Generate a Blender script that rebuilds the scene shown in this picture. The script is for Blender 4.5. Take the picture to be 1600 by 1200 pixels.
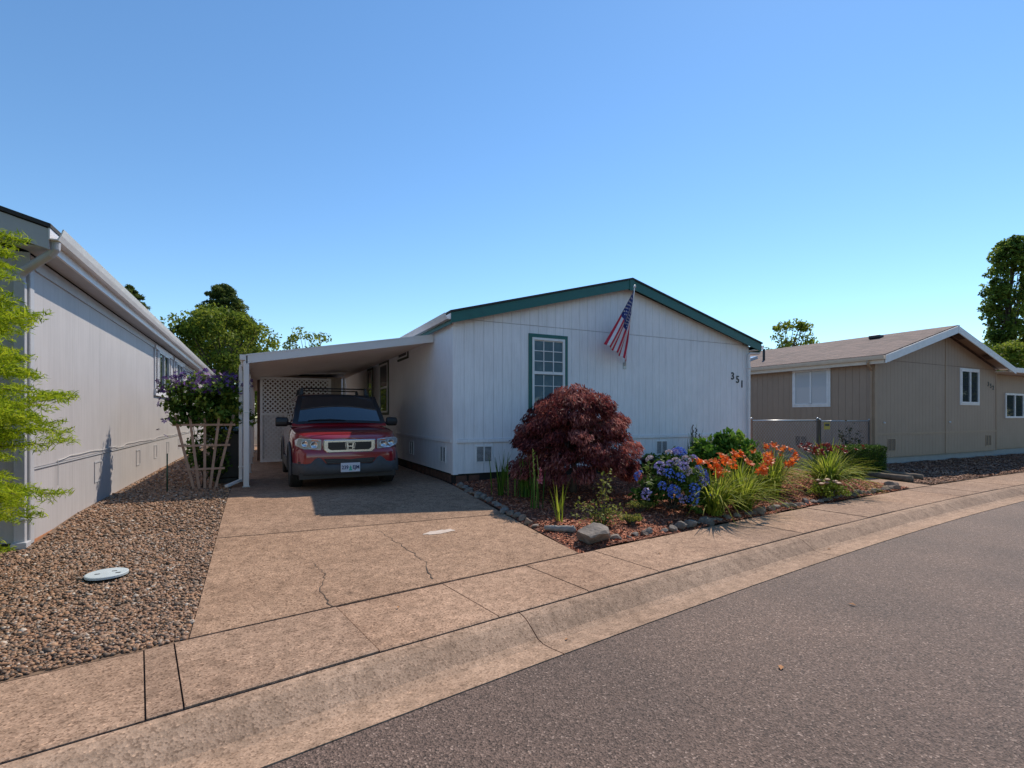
import bpy, bmesh, math, random
import numpy as np
from mathutils import Vector, Matrix

for o in list(bpy.data.objects): bpy.data.objects.remove(o)
random.seed(7); RNG = np.random.default_rng(7)
SC = bpy.context.scene; COL = SC.collection
R = math.radians

# ------------------------------------------------------------------ camera, sky, sun, exposure
HEAD = 26.8                                     # the view axis is turned this far from the houses' depth axis
CAMZ = 1.5
cd = bpy.data.cameras.new('camera'); cam = bpy.data.objects.new('camera', cd); COL.objects.link(cam)
cam.location = (0, 0, CAMZ); cam.rotation_euler = (R(90), 0, R(-HEAD))
cd.sensor_width = 36; cd.lens = 36*782/1600; cd.shift_y = 50/1600; cd.clip_start = .05; cd.clip_end = 3000
SC.camera = cam
SUN_DIR = Vector((.8125, .5, 1.12)).normalized()  # towards the sun: right and behind the houses
SUN_EL = math.asin(SUN_DIR.z); SUN_AZ = math.atan2(SUN_DIR.x, SUN_DIR.y)
w = bpy.data.worlds.new('World'); SC.world = w; w.use_nodes = True
nt = w.node_tree; bg = nt.nodes['Background']
sky = nt.nodes.new('ShaderNodeTexSky'); sky.sky_type = 'NISHITA'; sky.sun_disc = False
sky.sun_elevation = SUN_EL; sky.sun_rotation = SUN_AZ
sky.air_density = 1.0; sky.dust_density = .03; sky.ozone_density = 1.7; sky.altitude = 100
hs = nt.nodes.new('ShaderNodeHueSaturation'); hs.inputs['Saturation'].default_value = 1.12
tint = nt.nodes.new('ShaderNodeMix'); tint.data_type = 'RGBA'; tint.blend_type = 'MULTIPLY'; tint.inputs[0].default_value = 1; tint.inputs[7].default_value = (.86, .97, 1.0, 1)
nt.links.new(sky.outputs[0], hs.inputs['Color']); nt.links.new(hs.outputs[0], tint.inputs[6]); nt.links.new(tint.outputs[2], bg.inputs[0]); bg.inputs[1].default_value = .145
sl = bpy.data.lights.new('sun', 'SUN'); sl.energy = 3.8; sl.angle = R(.53); sl.color = (1, .885, .74)
so = bpy.data.objects.new('sun', sl); COL.objects.link(so); so.rotation_euler = SUN_DIR.to_track_quat('Z', 'Y').to_euler()
so.location = (20, 15, 30)
SC.view_settings.view_transform = 'Standard'; SC.view_settings.look = 'None'
SC.view_settings.exposure = 0.3; SC.view_settings.gamma = 1
SC.render.engine = 'CYCLES'; SC.render.resolution_x = 1024; SC.render.resolution_y = 768
SC.cycles.max_bounces = 9; SC.cycles.diffuse_bounces = 6

# ------------------------------------------------------------------ helpers
CS, SN = math.cos(R(HEAD)), math.sin(R(HEAD))
def c2w(xc, zc): return (CS*xc + SN*zc, -SN*xc + CS*zc)     # camera-aligned ground coords -> house-aligned coords

def tag(o, label=None, cat=None, group=None, kind=None):
    if label: o['label'] = label
    if cat: o['category'] = cat
    if group: o['group'] = group
    if kind: o['kind'] = kind
    return o
def empty(name, loc, rz=0):
    o = bpy.data.objects.new(name, None); COL.objects.link(o); o.location = loc; o.rotation_euler = (0, 0, rz)
    o.empty_display_size = .2
    return o
def attach(o, parent):                           # parent an object whose mesh is in world coordinates
    if parent is not None:
        o.parent = parent
        o.matrix_parent_inverse = worldm(parent).inverted()
def worldm(o):
    m = o.matrix_basis.copy()
    if o.parent is not None: m = worldm(o.parent) @ o.matrix_parent_inverse @ m
    return m

class MB:
    def __init__(s): s.v = []; s.f = []; s.m = []
    def add(s, vs, fs, m=0):
        b = len(s.v); s.v += [tuple(p) for p in vs]; s.f += [tuple(i+b for i in f) for f in fs]; s.m += [m]*len(fs); return s
    def box(s, x0, y0, z0, x1, y1, z1, m=0):
        return s.add([(x0,y0,z0),(x1,y0,z0),(x1,y1,z0),(x0,y1,z0),(x0,y0,z1),(x1,y0,z1),(x1,y1,z1),(x0,y1,z1)],
                     [(0,3,2,1),(4,5,6,7),(0,1,5,4),(1,2,6,5),(2,3,7,6),(3,0,4,7)], m)
    def bar(s, a, b, w, d, m=0, up=(0,0,1)):     # a box from a to b, w across, d deep
        a, b = Vector(a), Vector(b); t = (b-a).normalized(); u = Vector(up)
        if abs(t.dot(u)) > .98: u = Vector((0,1,0))
        x = t.cross(u).normalized()*w/2; y = x.cross(t).normalized()*d/2
        vs = [a-x-y, a+x-y, a+x+y, a-x+y, b-x-y, b+x-y, b+x+y, b-x+y]
        return s.add(vs, [(0,3,2,1),(4,5,6,7),(0,1,5,4),(1,2,6,5),(2,3,7,6),(3,0,4,7)], m)
    def prism(s, poly, off, m=0):                # polygon (3d pts) extruded by vector off
        n = len(poly); off = Vector(off); vs = [Vector(p) for p in poly]; vs += [p+off for p in vs]
        fs = [tuple(range(n))[::-1], tuple(range(n, 2*n))] + [(i, (i+1) % n, n+(i+1) % n, n+i) for i in range(n)]
        return s.add(vs, fs, m)
    def tube(s, pts, rad, n=8, m=0, cap=True):
        pts = [Vector(p) for p in pts]; k = len(pts)
        if not hasattr(rad, '__len__'): rad = [rad]*k
        vs = []; prev = None
        for i, p in enumerate(pts):
            t = (pts[min(i+1, k-1)] - pts[max(i-1, 0)]).normalized()
            u = prev if prev is not None else (Vector((1,0,0)) if abs(t.x) < .9 else Vector((0,1,0)))
            u = (u - t*u.dot(t)).normalized(); prev = u; v = t.cross(u)
            for j in range(n):
                a = 2*math.pi*j/n; vs.append(p + (u*math.cos(a) + v*math.sin(a))*rad[i])
        fs = [(i*n+j, i*n+(j+1) % n, (i+1)*n+(j+1) % n, (i+1)*n+j) for i in range(k-1) for j in range(n)]
        if cap: fs += [tuple(range(n))[::-1], tuple(range((k-1)*n, k*n))]
        return s.add(vs, fs, m)
    def lathe(s, prof, c, axis='z', n=20, m=0):  # prof: (r, h) pairs
        vs = []; k = len(prof)
        for r, h in prof:
            for j in range(n):
                a = 2*math.pi*j/n; x, y = r*math.cos(a), r*math.sin(a)
                vs.append((c[0]+x, c[1]+y, c[2]+h) if axis == 'z' else ((c[0]+h, c[1]+x, c[2]+y) if axis == 'x' else (c[0]+x, c[1]+h, c[2]+y)))
        fs = [(i*n+j, i*n+(j+1) % n, (i+1)*n+(j+1) % n, (i+1)*n+j) for i in range(k-1) for j in range(n)]
        fs += [tuple(range(n))[::-1], tuple(range((k-1)*n, k*n))]
        return s.add(vs, fs, m)
    def mesh(s, name):
        me = bpy.data.meshes.new(name); me.from_pydata(s.v, [], s.f)
        me.polygons.foreach_set('material_index', s.m)
        bm = bmesh.new(); bm.from_mesh(me); bmesh.ops.recalc_face_normals(bm, faces=bm.faces); bm.to_mesh(me); bm.free()
        return me
    def build(s, name, mats, parent=None, smooth=False, bevel=0, kind=None, segs=2):
        me = s.mesh(name)
        o = link(name, me, mats, parent, smooth)
        if bevel:
            b = o.modifiers.new('bevel', 'BEVEL'); b.width = bevel; b.segments = segs; b.limit_method = 'ANGLE'; b.angle_limit = R(35)
        if kind: o['kind'] = kind
        return o
def link(name, me, mats, parent=None, smooth=False):
    if not isinstance(mats, (list, tuple)): mats = [mats]
    if not me.materials:
        for q in mats: me.materials.append(q)
    if smooth: me.polygons.foreach_set('use_smooth', [True]*len(me.polygons))
    o = bpy.data.objects.new(name, me); COL.objects.link(o)
    attach(o, parent)
    return o
def copy_tree(o, parent=None):
    c = o.copy(); COL.objects.link(c)
    if parent is not None: c.parent = parent; c.matrix_parent_inverse = o.matrix_parent_inverse.copy()
    for ch in list(o.children): copy_tree(ch, c)
    return c
def np_mesh(name, V, F, mats, parent=None, rnd=None, smooth=False, kind=None):
    V = np.asarray(V, dtype=np.float32); F = np.asarray(F, dtype=np.int32); k = F.shape[1]
    me = bpy.data.meshes.new(name); me.vertices.add(len(V)); me.vertices.foreach_set('co', V.ravel())
    me.loops.add(F.size); me.loops.foreach_set('vertex_index', F.ravel())
    me.polygons.add(len(F)); me.polygons.foreach_set('loop_start', np.arange(len(F), dtype=np.int32)*k)
    me.update(calc_edges=True); me.validate()
    if rnd is not None:
        a = me.attributes.new('rnd', 'FLOAT', 'POINT'); a.data.foreach_set('value', np.asarray(rnd, dtype=np.float32))
    o = link(name, me, mats, parent, smooth)
    if kind: o['kind'] = kind
    return o

# ------------------------------------------------------------------ materials
MATS = {}
def newmat(name):
    m = bpy.data.materials.new(name); m.use_nodes = True; n = m.node_tree.nodes; l = m.node_tree.links
    return m, n, l, n['Principled BSDF']
def ramp(n, stops):
    r = n.new('ShaderNodeValToRGB'); e = r.color_ramp.elements
    while len(e) > 1: e.remove(e[-1])
    e[0].position, e[0].color = stops[0][0], (*stops[0][1], 1)
    for p, c in stops[1:]:
        x = e.new(p); x.color = (*c, 1)
    return r
def texco(n): return n.new('ShaderNodeNewGeometry').outputs['Position']
def noise(n, l, co, scale, detail=4, rough=.6):
    t = n.new('ShaderNodeTexNoise'); t.inputs['Scale'].default_value = scale; t.inputs['Detail'].default_value = detail
    t.inputs['Roughness'].default_value = rough; l.new(co, t.inputs['Vector']); return t.outputs['Fac']
def mixc(n, l, fac, a, b, mode='MIX'):
    x = n.new('ShaderNodeMix'); x.data_type = 'RGBA'; x.blend_type = mode
    for key, val in (('Factor', fac), ('A', a), ('B', b)):
        k = [i for i in x.inputs if i.name == key and (i.type == 'VALUE' if key == 'Factor' else i.type == 'RGBA')][0]
        if isinstance(val, (int, float)): k.default_value = val
        elif isinstance(val, tuple): k.default_value = (*val, 1)
        else: l.new(val, k)
    return [o for o in x.outputs if o.type == 'RGBA'][0]
def bump(n, l, h, p, strength=.3, dist=.01):
    b = n.new('ShaderNodeBump'); b.inputs['Strength'].default_value = strength; b.inputs['Distance'].default_value = dist
    l.new(h, b.inputs['Height']); l.new(b.outputs[0], p.inputs['Normal']); return b
def pm(name, c, c2=None, scale=6, rough=.6, metal=0, bmp=0, bscale=60, coat=0, spec=.5, dist=.004):
    m, n, l, p = newmat(name); co = texco(n)
    c2 = c2 or tuple(x*.86 for x in c)
    f = noise(n, l, co, scale, 5)
    r = ramp(n, [(.3, c2), (.7, c)]); l.new(f, r.inputs[0]); l.new(r.outputs[0], p.inputs['Base Color'])
    p.inputs['Roughness'].default_value = rough; p.inputs['Metallic'].default_value = metal
    p.inputs['Specular IOR Level'].default_value = spec
    if coat: p.inputs['Coat Weight'].default_value = coat; p.inputs['Coat Roughness'].default_value = .03
    if bmp: bump(n, l, noise(n, l, co, bscale, 3), p, bmp, dist)
    MATS[name] = m; return m
def paint_siding(name, c, dirt=(.3,.24,.18), grain=70):
    m, n, l, p = newmat(name); co = texco(n)
    mp = n.new('ShaderNodeMapping'); mp.inputs['Scale'].default_value = (1, 1, .04); l.new(co, mp.inputs[0])
    g = noise(n, l, mp.outputs[0], grain, 3, .6)                     # vertical wood grain pressed in the board
    big = noise(n, l, co, 1.3, 5); r = ramp(n, [(.35, tuple(x*.92 for x in c)), (.65, c)]); l.new(big, r.inputs[0])
    gm = ramp(n, [(.35, (.9,.9,.9)), (.6, (1,1,1))]); l.new(g, gm.inputs[0])
    a = mixc(n, l, 1.0, r.outputs[0], gm.outputs[0], 'MULTIPLY')
    sp = n.new('ShaderNodeMapping'); sp.inputs['Scale'].default_value = (3, 3, .5); l.new(co, sp.inputs[0])
    st = noise(n, l, sp.outputs[0], 2.2, 6, .7); sr = ramp(n, [(.6, (0,0,0)), (.8, (.16,.16,.16))]); l.new(st, sr.inputs[0])
    l.new(mixc(n, l, sr.outputs[0], a, dirt), p.inputs['Base Color'])
    p.inputs['Roughness'].default_value = .55
    bump(n, l, g, p, .25, .003); MATS[name] = m; return m
def concrete(name, c1, c2, agg):
    m, n, l, p = newmat(name); co = texco(n)
    big = noise(n, l, co, .9, 6, .65); r = ramp(n, [(.3, c2), (.68, c1)]); l.new(big, r.inputs[0])
    mid = noise(n, l, co, 9, 6, .7); r2 = ramp(n, [(.3, (.62,.6,.58)), (.62, (1.08,1.06,1.05))]); l.new(mid, r2.inputs[0])
    a = mixc(n, l, 1.0, r.outputs[0], r2.outputs[0], 'MULTIPLY')
    v = n.new('ShaderNodeTexVoronoi'); v.inputs['Scale'].default_value = 95; l.new(co, v.inputs['Vector'])
    sep = n.new('ShaderNodeSeparateColor'); l.new(v.outputs['Color'], sep.inputs[0])
    r3 = ramp(n, [(0, (.36,.32,.3)), (.28, (.82,.79,.77)), (.6, (1,1,1)), (.92, (1.0,1.0,1.0)), (1, (1.5,1.45,1.4))]); l.new(sep.outputs[0], r3.inputs[0])
    b = mixc(n, l, agg, a, mixc(n, l, 1.0, a, r3.outputs[0], 'MULTIPLY'))
    st = noise(n, l, co, 2.6, 7, .75); sr = ramp(n, [(.58, (0,0,0)), (.74, (.35,.35,.35))]); l.new(st, sr.inputs[0])
    oi = n.new('ShaderNodeObjectInfo'); orr = ramp(n, [(0,(.84,.84,.85)), (.5,(1,1,1)), (1,(1.1,1.08,1.06))]); l.new(oi.outputs['Random'], orr.inputs[0])
    b = mixc(n, l, 1.0, b, orr.outputs[0], 'MULTIPLY')
    l.new(mixc(n, l, sr.outputs[0], b, tuple(x*.6 for x in c2)), p.inputs['Base Color'])
    p.inputs['Roughness'].default_value = .88; p.inputs['Specular IOR Level'].default_value = .25
    bump(n, l, v.outputs['Distance'], p, .35, .004); MATS[name] = m; return m
def asphalt(name):
    m, n, l, p = newmat(name); co = texco(n)
    v = n.new('ShaderNodeTexVoronoi'); v.inputs['Scale'].default_value = 105; l.new(co, v.inputs['Vector'])
    sep = n.new('ShaderNodeSeparateColor'); l.new(v.outputs['Color'], sep.inputs[0])
    r = ramp(n, [(0, (.05,.034,.027)), (.35, (.11,.074,.058)), (.7, (.155,.105,.083)), (.95, (.2,.138,.11)), (1, (.36,.27,.22))]); l.new(sep.outputs[0], r.inputs[0])
    big = noise(n, l, co, .6, 5, .6); br = ramp(n, [(.3, (.78,.78,.79)), (.7, (1.18,1.14,1.1))]); l.new(big, br.inputs[0])
    l.new(mixc(n, l, 1.0, r.outputs[0], br.outputs[0], 'MULTIPLY'), p.inputs['Base Color'])
    p.inputs['Roughness'].default_value = .75; p.inputs['Specular IOR Level'].default_value = .35
    bump(n, l, v.outputs['Distance'], p, .8, .006); MATS[name] = m; return m
def rndmat(name, stops, rough=.6, transl=0, bmp=0, bscale=80, spec=.4):
    m, n, l, p = newmat(name)
    a = n.new('ShaderNodeAttribute'); a.attribute_name = 'rnd'
    r = ramp(n, stops); l.new(a.outputs['Fac'], r.inputs[0]); l.new(r.outputs[0], p.inputs['Base Color'])
    p.inputs['Roughness'].default_value = rough; p.inputs['Specular IOR Level'].default_value = spec
    if bmp: bump(n, l, noise(n, l, texco(n), bscale, 3), p, bmp)
    if transl:
        t = n.new('ShaderNodeBsdfTranslucent'); l.new(r.outputs[0], t.inputs['Color'])
        ms = n.new('ShaderNodeMixShader'); ms.inputs[0].default_value = transl
        l.new(p.outputs[0], ms.inputs[1]); l.new(t.outputs[0], ms.inputs[2]); l.new(ms.outputs[0], n['Material Output'].inputs['Surface'])
    MATS[name] = m; return m
def leafmat(name, dark, mid, light, tr=.35): return rndmat(name, [(0, dark), (.5, mid), (1, light)], .6, tr, spec=.15)

CONC = concrete('concrete_walk', (.46,.315,.22), (.33,.215,.145), .9)
CONC2 = concrete('concrete_drive', (.44,.295,.2), (.31,.2,.132), .95)
CURBM = concrete('concrete_curb', (.48,.335,.235), (.36,.245,.168), .7)
ASPH = asphalt('asphalt')
DARKJ = pm('joint_dirt', (.075,.055,.042), rough=.95)
SOIL = pm('soil', (.12,.085,.06), (.07,.05,.036), 3, .95, bmp=.4, bscale=20)
MULCHB = pm('mulch_base', (.2,.075,.042), (.09,.035,.022), 16, .95, bmp=.6, bscale=40)
MULCHC = rndmat('mulch_chips', [(0,(.09,.028,.018)), (.4,(.38,.11,.052)), (.8,(.55,.19,.095)), (1,(.62,.33,.2))], .85)
BARKC = rndmat('bark_chips', [(0,(.07,.035,.024)), (.5,(.27,.13,.08)), (1,(.46,.28,.18))], .85)
PEB = rndmat('pebbles', [(0,(.05,.038,.03)), (.2,(.17,.11,.07)), (.4,(.34,.175,.09)), (.6,(.24,.14,.09)), (.8,(.42,.24,.13)), (.93,(.3,.23,.18)), (1,(.55,.46,.37))], .6, 0, .15, 90)
WHITE = paint_siding('white_siding', (.84,.84,.86)); WHITET = pm('white_trim', (.8,.8,.8), rough=.45)
GREY = paint_siding('grey_siding', (.48,.455,.455), (.3,.26,.24), 28); GREYT = pm('grey_trim', (.46,.46,.48), rough=.5)
TAUPE = paint_siding('taupe_siding', (.37,.265,.19), (.2,.14,.1)); TAUPET = pm('taupe_trim', (.38,.265,.18), rough=.5)
GREENT = pm('green_trim', (.022,.13,.115), rough=.45); DGREEN = pm('dark_green', (.035,.05,.03), rough=.5)
SHING = pm('dark_shingle', (.05,.048,.05), (.03,.03,.03), 30, .9, bmp=.5, bscale=60)
GUTM = pm('white_gutter', (.74,.72,.72), rough=.35)
ORANGEB = pm('treated_board', (.45,.2,.09), (.33,.13,.06), 8, .8)
BRICK = pm('brick_red', (.16,.075,.05), (.08,.04,.03), 12, .9)
WOOD = pm('cedar_slat', (.5,.33,.24), (.36,.22,.15), 14, .75, bmp=.2, bscale=40)
DECKW = pm('deck_wood', (.42,.24,.11), (.3,.16,.07), 12, .75)
ALU = pm('white_aluminium', (.72,.7,.69), (.66,.64,.62), 3, .4)
SOFFM = pm('carport_pan', (.76,.7,.65), (.7,.63,.58), 3, .5)
BLACK = pm('black_plastic', (.018,.018,.02), rough=.45); DARKMET = pm('dark_metal', (.03,.03,.035), rough=.4, metal=.5)
RUB = pm('tyre_rubber', (.02,.02,.02), rough=.8)
GALV = pm('galvanised_steel', (.5,.52,.54), rough=.35, metal=.7)
STONE = pm('grey_stone', (.27,.225,.19), (.09,.078,.068), 7, .9, bmp=.8, bscale=22, dist=.02)
STONEB = pm('brown_stone', (.3,.21,.15), (.13,.09,.07), 7, .9, bmp=.8, bscale=22, dist=.02)
DRIFT = pm('driftwood', (.33,.3,.27), (.17,.15,.135), 15, .85, bmp=.6, bscale=30)
BARK = pm('bark', (.13,.095,.07), (.06,.045,.035), 9, .95, bmp=.8, bscale=25, dist=.02)
def glassmat(name, c, rough=.03, tr=0., spec=.5):
    m, n, l, p = newmat(name); p.inputs['Base Color'].default_value = (*c, 1); p.inputs['Roughness'].default_value = rough
    p.inputs['Specular IOR Level'].default_value = spec; p.inputs['IOR'].default_value = 1.52
    p.inputs['Transmission Weight'].default_value = tr; MATS[name] = m; return m
PANE = glassmat('window_glass', (.035,.05,.06)); PANEB = glassmat('blind_glass', (.11,.17,.2)); PANEW = glassmat('curtain_glass', (.5,.52,.54))
CARGL = glassmat('car_glass', (.012,.02,.024), .015, 0., 1.0); CARGL.node_tree.nodes['Principled BSDF'].inputs['Coat Weight'].default_value = 1

# ------------------------------------------------------------------ lie of the land
_xs = np.array([-1.659,-.868,.55,2.57,4.31,7.58,11.2]); _zs = np.array([2.595,3.187,4.2,5.585,6.78,8.886,10.96])
_pc = np.polyfit(_xs, _zs, 2)
def _curve():
    pts = []
    xs = np.linspace(-4, 13, 120); p0 = np.array([xs, np.polyval(_pc, xs)]).T
    t0 = p0[1]-p0[0]; t0 /= np.hypot(*t0); t1 = p0[-1]-p0[-2]; t1 /= np.hypot(*t1)
    pre = [p0[0]-t0*d for d in (90, 60, 40, 25, 15, 8, 4, 2)]; post = [p0[-1]+t1*d for d in (2, 4, 8, 15, 25, 40, 60, 90)]
    P = np.vstack([pre, p0, post]); Wd = np.array([c2w(*q) for q in P])
    s = np.concatenate([[0], np.cumsum(np.hypot(*np.diff(Wd, axis=0).T))])
    i0 = np.argmin(np.hypot(P[:,0]+.868, P[:,1]-3.187)); return s - s[i0], Wd
CS_S, CS_P = _curve()
def street(s, off):                             # a point at arc length s along the back of the kerb, off metres towards the houses
    x = np.interp(s, CS_S, CS_P[:,0]); y = np.interp(s, CS_S, CS_P[:,1]); e = .05
    tx = np.interp(s+e, CS_S, CS_P[:,0])-np.interp(s-e, CS_S, CS_P[:,0]); ty = np.interp(s+e, CS_S, CS_P[:,1])-np.interp(s-e, CS_S, CS_P[:,1])
    L = math.hypot(tx, ty); return (x - ty/L*off, y + tx/L*off)
SW = .93                                        # pavement width
_SS = np.linspace(-60, 80, 700); _BK = np.array([street(s, SW) for s in _SS])
def yedge(X): return float(np.interp(X, _BK[:,0], _BK[:,1]))
def G(X, Y):                                    # finished ground height behind the pavement
    d = Y - yedge(X); top = .27 if X < 11 else max(.14, .27-.05*(X-11))
    t = min(max(d/4.6, 0), 1); t = t*t*(3-2*t)*.5 + t*.5
    return top*t

# ground sheet, road, pavement, kerb, driveway
def ground():
    xs = [-400,-200,-100,-50,-25,-14] + list(np.arange(-9, 32, .75)) + [40,60,100,200,400]
    vs = []; fs = []
    vv = [-400,-150,-60,-25,-14] ; off = list(np.arange(-10, 0, 2.)) + [-.6,.05] + list(np.arange(.5, 7, .6)) + [9,13,20,40,100,250,500]
    offs = vv + off
    for X in xs:
        ye = yedge(X)
        for d in offs: vs.append((X, ye+d, (-.3 if d < 0 else G(X, ye+d)-.05)))
    k = len(offs)
    fs = [(i*k+j, (i+1)*k+j, (i+1)*k+j+1, i*k+j+1) for i in range(len(xs)-1) for j in range(k-1)]
    b = MB(); b.add(vs, fs); o = b.build('ground', SOIL); o['kind'] = 'structure'
ground()
def strip(name, s0, s1, prof, mat, n, parent=None):        # prof: (off, z) across; a closed slab with a skirt below
    b = MB(); ss = np.linspace(s0, s1, n); P = [[(*street(s, o), z) for o, z in prof] for s in ss]
    k = len(prof); vs = [q for r in P for q in r]; fs = [(i*k+j, (i+1)*k+j, (i+1)*k+j+1, i*k+j+1) for i in range(n-1) for j in range(k-1)]
    lo = len(vs); vs += [(q[0], q[1], -.28) for r in P for q in (r[0], r[-1])]
    for i in range(n-1):
        fs += [(i*k, lo+2*i, lo+2*i+2, (i+1)*k), (i*k+k-1, (i+1)*k+k-1, lo+2*i+3, lo+2*i+1)]
    fs += [tuple([lo]+[j for j in range(k)]+[lo+1]), tuple([lo+2*n-2]+[(n-1)*k+j for j in range(k)]+[lo+2*n-1])]
    b.add(vs, fs); return b.build(name, mat, parent)
road = strip('road', -85, 85, [(-9.5,-.135), (-5,-.075), (-2.2,-.095), (-.53,-.128)], ASPH, 200); road['kind'] = 'structure'
opp = strip('kerb_opposite', -85, 85, [(-10.2,.0), (-9.9,.0), (-9.7,-.02), (-9.5,-.12)], CURBM, 120); opp['kind'] = 'structure'
walk = strip('sidewalk', -60, 75, [(0.01,-.016), (SW-.01,-.016)], DARKJ, 160); walk['kind'] = 'structure'
joints = [-14+.93*i for i in range(14)]; joints = [j for j in joints if j < -2.2]
joints = joints[:-1] + [-1.19, -1.03, .02] + [.02+.93*i for i in range(1, 34)]
for a, b_ in zip(joints[:-1], joints[1:]):
    g = .0042
    dz = random.uniform(-.004, .004)
    q = strip('panel', a+g, b_-g, [(.012, dz-.006), (.03, dz), (SW-.02, dz), (SW-.008, dz-.006)], CONC, 4, walk)
far_l = strip('panel', -60, joints[0], [(.012,0), (SW-.01,0)], CONC, 20, walk); far_r = strip('panel', joints[-1], 75, [(.012,0), (SW-.01,0)], CONC, 30, walk)
kerb = strip('kerb', -60, 75, [(-.525,-.17), (-.2,-.17), (-.005,-.06)], DARKJ, 160); kerb['kind'] = 'structure'
kp = [(-.522,-.124), (-.40,-.137), (-.3,-.14), (-.24,-.125), (-.17,-.075), (-.1,-.03), (-.05,-.012), (-.012,-.008)]
ks = [-60,-20,-11.5,-7,-2.45,1.12,5.35,10.1,14.6,19,24,75]
for a, b_ in zip(ks[:-1], ks[1:]): strip('kerb_segment', a+.005, b_-.005, kp, CURBM, min(60, max(8, int((b_-a)*2))), kerb)

DX0, DX1 = -.42, 3.12
def slab(name, x0, x1, y0f, y1f, mat, parent, dz=0, nx=14, ny=10):
    b = MB(); vs = []
    for i in range(nx+1):
        X = x0+(x1-x0)*i/nx; a, c = y0f(X), y1f(X)
        for j in range(ny+1):
            Y = a+(c-a)*j/ny; vs.append((X, Y, G(X, Y)+dz))
    k = ny+1; fs = [(i*k+j, (i+1)*k+j, (i+1)*k+j+1, i*k+j+1) for i in range(nx) for j in range(ny)]
    lo = len(vs); ring = [i*k for i in range(nx+1)] + [nx*k+j for j in range(1, k)] + [i*k+ny for i in range(nx-1, -1, -1)] + [j for j in range(ny-1, 0, -1)]
    vs += [(vs[r][0], vs[r][1], vs[r][2]-.12) for r in ring]; m = len(ring)
    fs += [(ring[t], ring[(t+1) % m], lo+(t+1) % m, lo+t) for t in range(m)]
    b.add(vs, fs); return b.build(name, mat, parent)
drive = slab('driveway', DX0+.01, DX1-.01, lambda X: yedge(X)+.004, lambda X: 24.5, DARKJ, None, -.03); drive['kind'] = 'structure'
ys = [None, 6.42, 10.9, 15.2, 24.5]
for i in range(4):
    slab('slab', DX0, DX1, (lambda X: yedge(X)+.008) if i == 0 else (lambda X, q=ys[i]: q+.011), lambda X, q=ys[i+1]: q-.011, CONC2, drive, .002, 20, 16)
def crack(pts, w=.011):
    v = []; f = []
    P = []
    for (a, b_) in zip(pts[:-1], pts[1:]):
        for t in np.linspace(0, 1, 9)[:-1]: P.append((a[0]+(b_[0]-a[0])*t+random.uniform(-.018,.018), a[1]+(b_[1]-a[1])*t+random.uniform(-.012,.012)))
    for i, (x, y) in enumerate(P):
        ww = w*random.uniform(.4, 1.2)*(1-.6*i/len(P)); z = G(x, y)+.0065; v += [(x-ww/2, y, z), (x+ww/2, y, z)]
    f = [(2*i, 2*i+1, 2*i+3, 2*i+2) for i in range(len(P)-1)]
    b = MB(); b.add(v, f); b.build('crack', DARKJ, drive)
crack([(.51,4.13),(.46,4.55),(.55,4.95),(.45,5.3)]); crack([(1.41,4.42),(1.5,4.9),(1.42,5.5),(1.3,6.1),(1.05,6.35)])
crack([(2.0,6.45),(2.1,6.75),(1.95,7.1)], .004)
PATCH = pm('pale_patch', (.62,.53,.46), (.5,.4,.33), 9, .85)
def blotch(name, cx, cy, rx, ry, mat, parent, n=22, rot=0.):
    v = [(cx, cy, G(cx, cy)+.0062)]
    for i in range(n):
        a = 2*math.pi*i/n; k = random.uniform(.55, 1.1); x, y = rx*k*math.cos(a), ry*k*math.sin(a)
        x, y = x*math.cos(rot)-y*math.sin(rot), x*math.sin(rot)+y*math.cos(rot); v.append((cx+x, cy+y, G(cx+x, cy+y)+.0062))
    b = MB(); b.add(v, [(0, i+1, (i+1) % n+1) for i in range(n)]); b.build(name, mat, parent)
blotch('paint_patch', 1.97, 5.87, .22, .085, PATCH, drive, rot=.2)
path = slab('path', 12.0, 12.95, lambda X: yedge(X)+.008, lambda X: 6.75, CONC, None, .004, 4, 10); path['kind'] = 'structure'

# gravel yard: rounded river pebbles, beyond counting
def ico():
    t = (1+5**.5)/2; v = np.array([(-1,t,0),(1,t,0),(-1,-t,0),(1,-t,0),(0,-1,t),(0,1,t),(0,-1,-t),(0,1,-t),(t,0,-1),(t,0,1),(-t,0,-1),(-t,0,1)])/math.sqrt(1+t*t)
    f = np.array([(0,11,5),(0,5,1),(0,1,7),(0,7,10),(0,10,11),(1,5,9),(5,11,4),(11,10,2),(10,7,6),(7,1,8),(3,9,4),(3,4,2),(3,2,6),(3,6,8),(3,8,9),(4,9,5),(2,4,11),(6,2,10),(8,6,7),(9,8,1)])
    return v, f
def rotmats(n, tilt=.5):
    a = RNG.uniform(0, 2*np.pi, n); b = RNG.normal(0, tilt, n); c = RNG.normal(0, tilt, n)
    ca, sa, cb, sb, cc, sc_ = np.cos(a), np.sin(a), np.cos(b), np.sin(b), np.cos(c), np.sin(c); z = np.zeros(n); o = np.ones(n)
    Rz = np.array([[ca,-sa,z],[sa,ca,z],[z,z,o]]).transpose(2,0,1); Rx = np.array([[o,z,z],[z,cb,-sb],[z,sb,cb]]).transpose(2,0,1); Ry = np.array([[cc,z,sc_],[z,o,z],[-sc_,z,cc]]).transpose(2,0,1)
    return Rz @ Rx @ Ry
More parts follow.
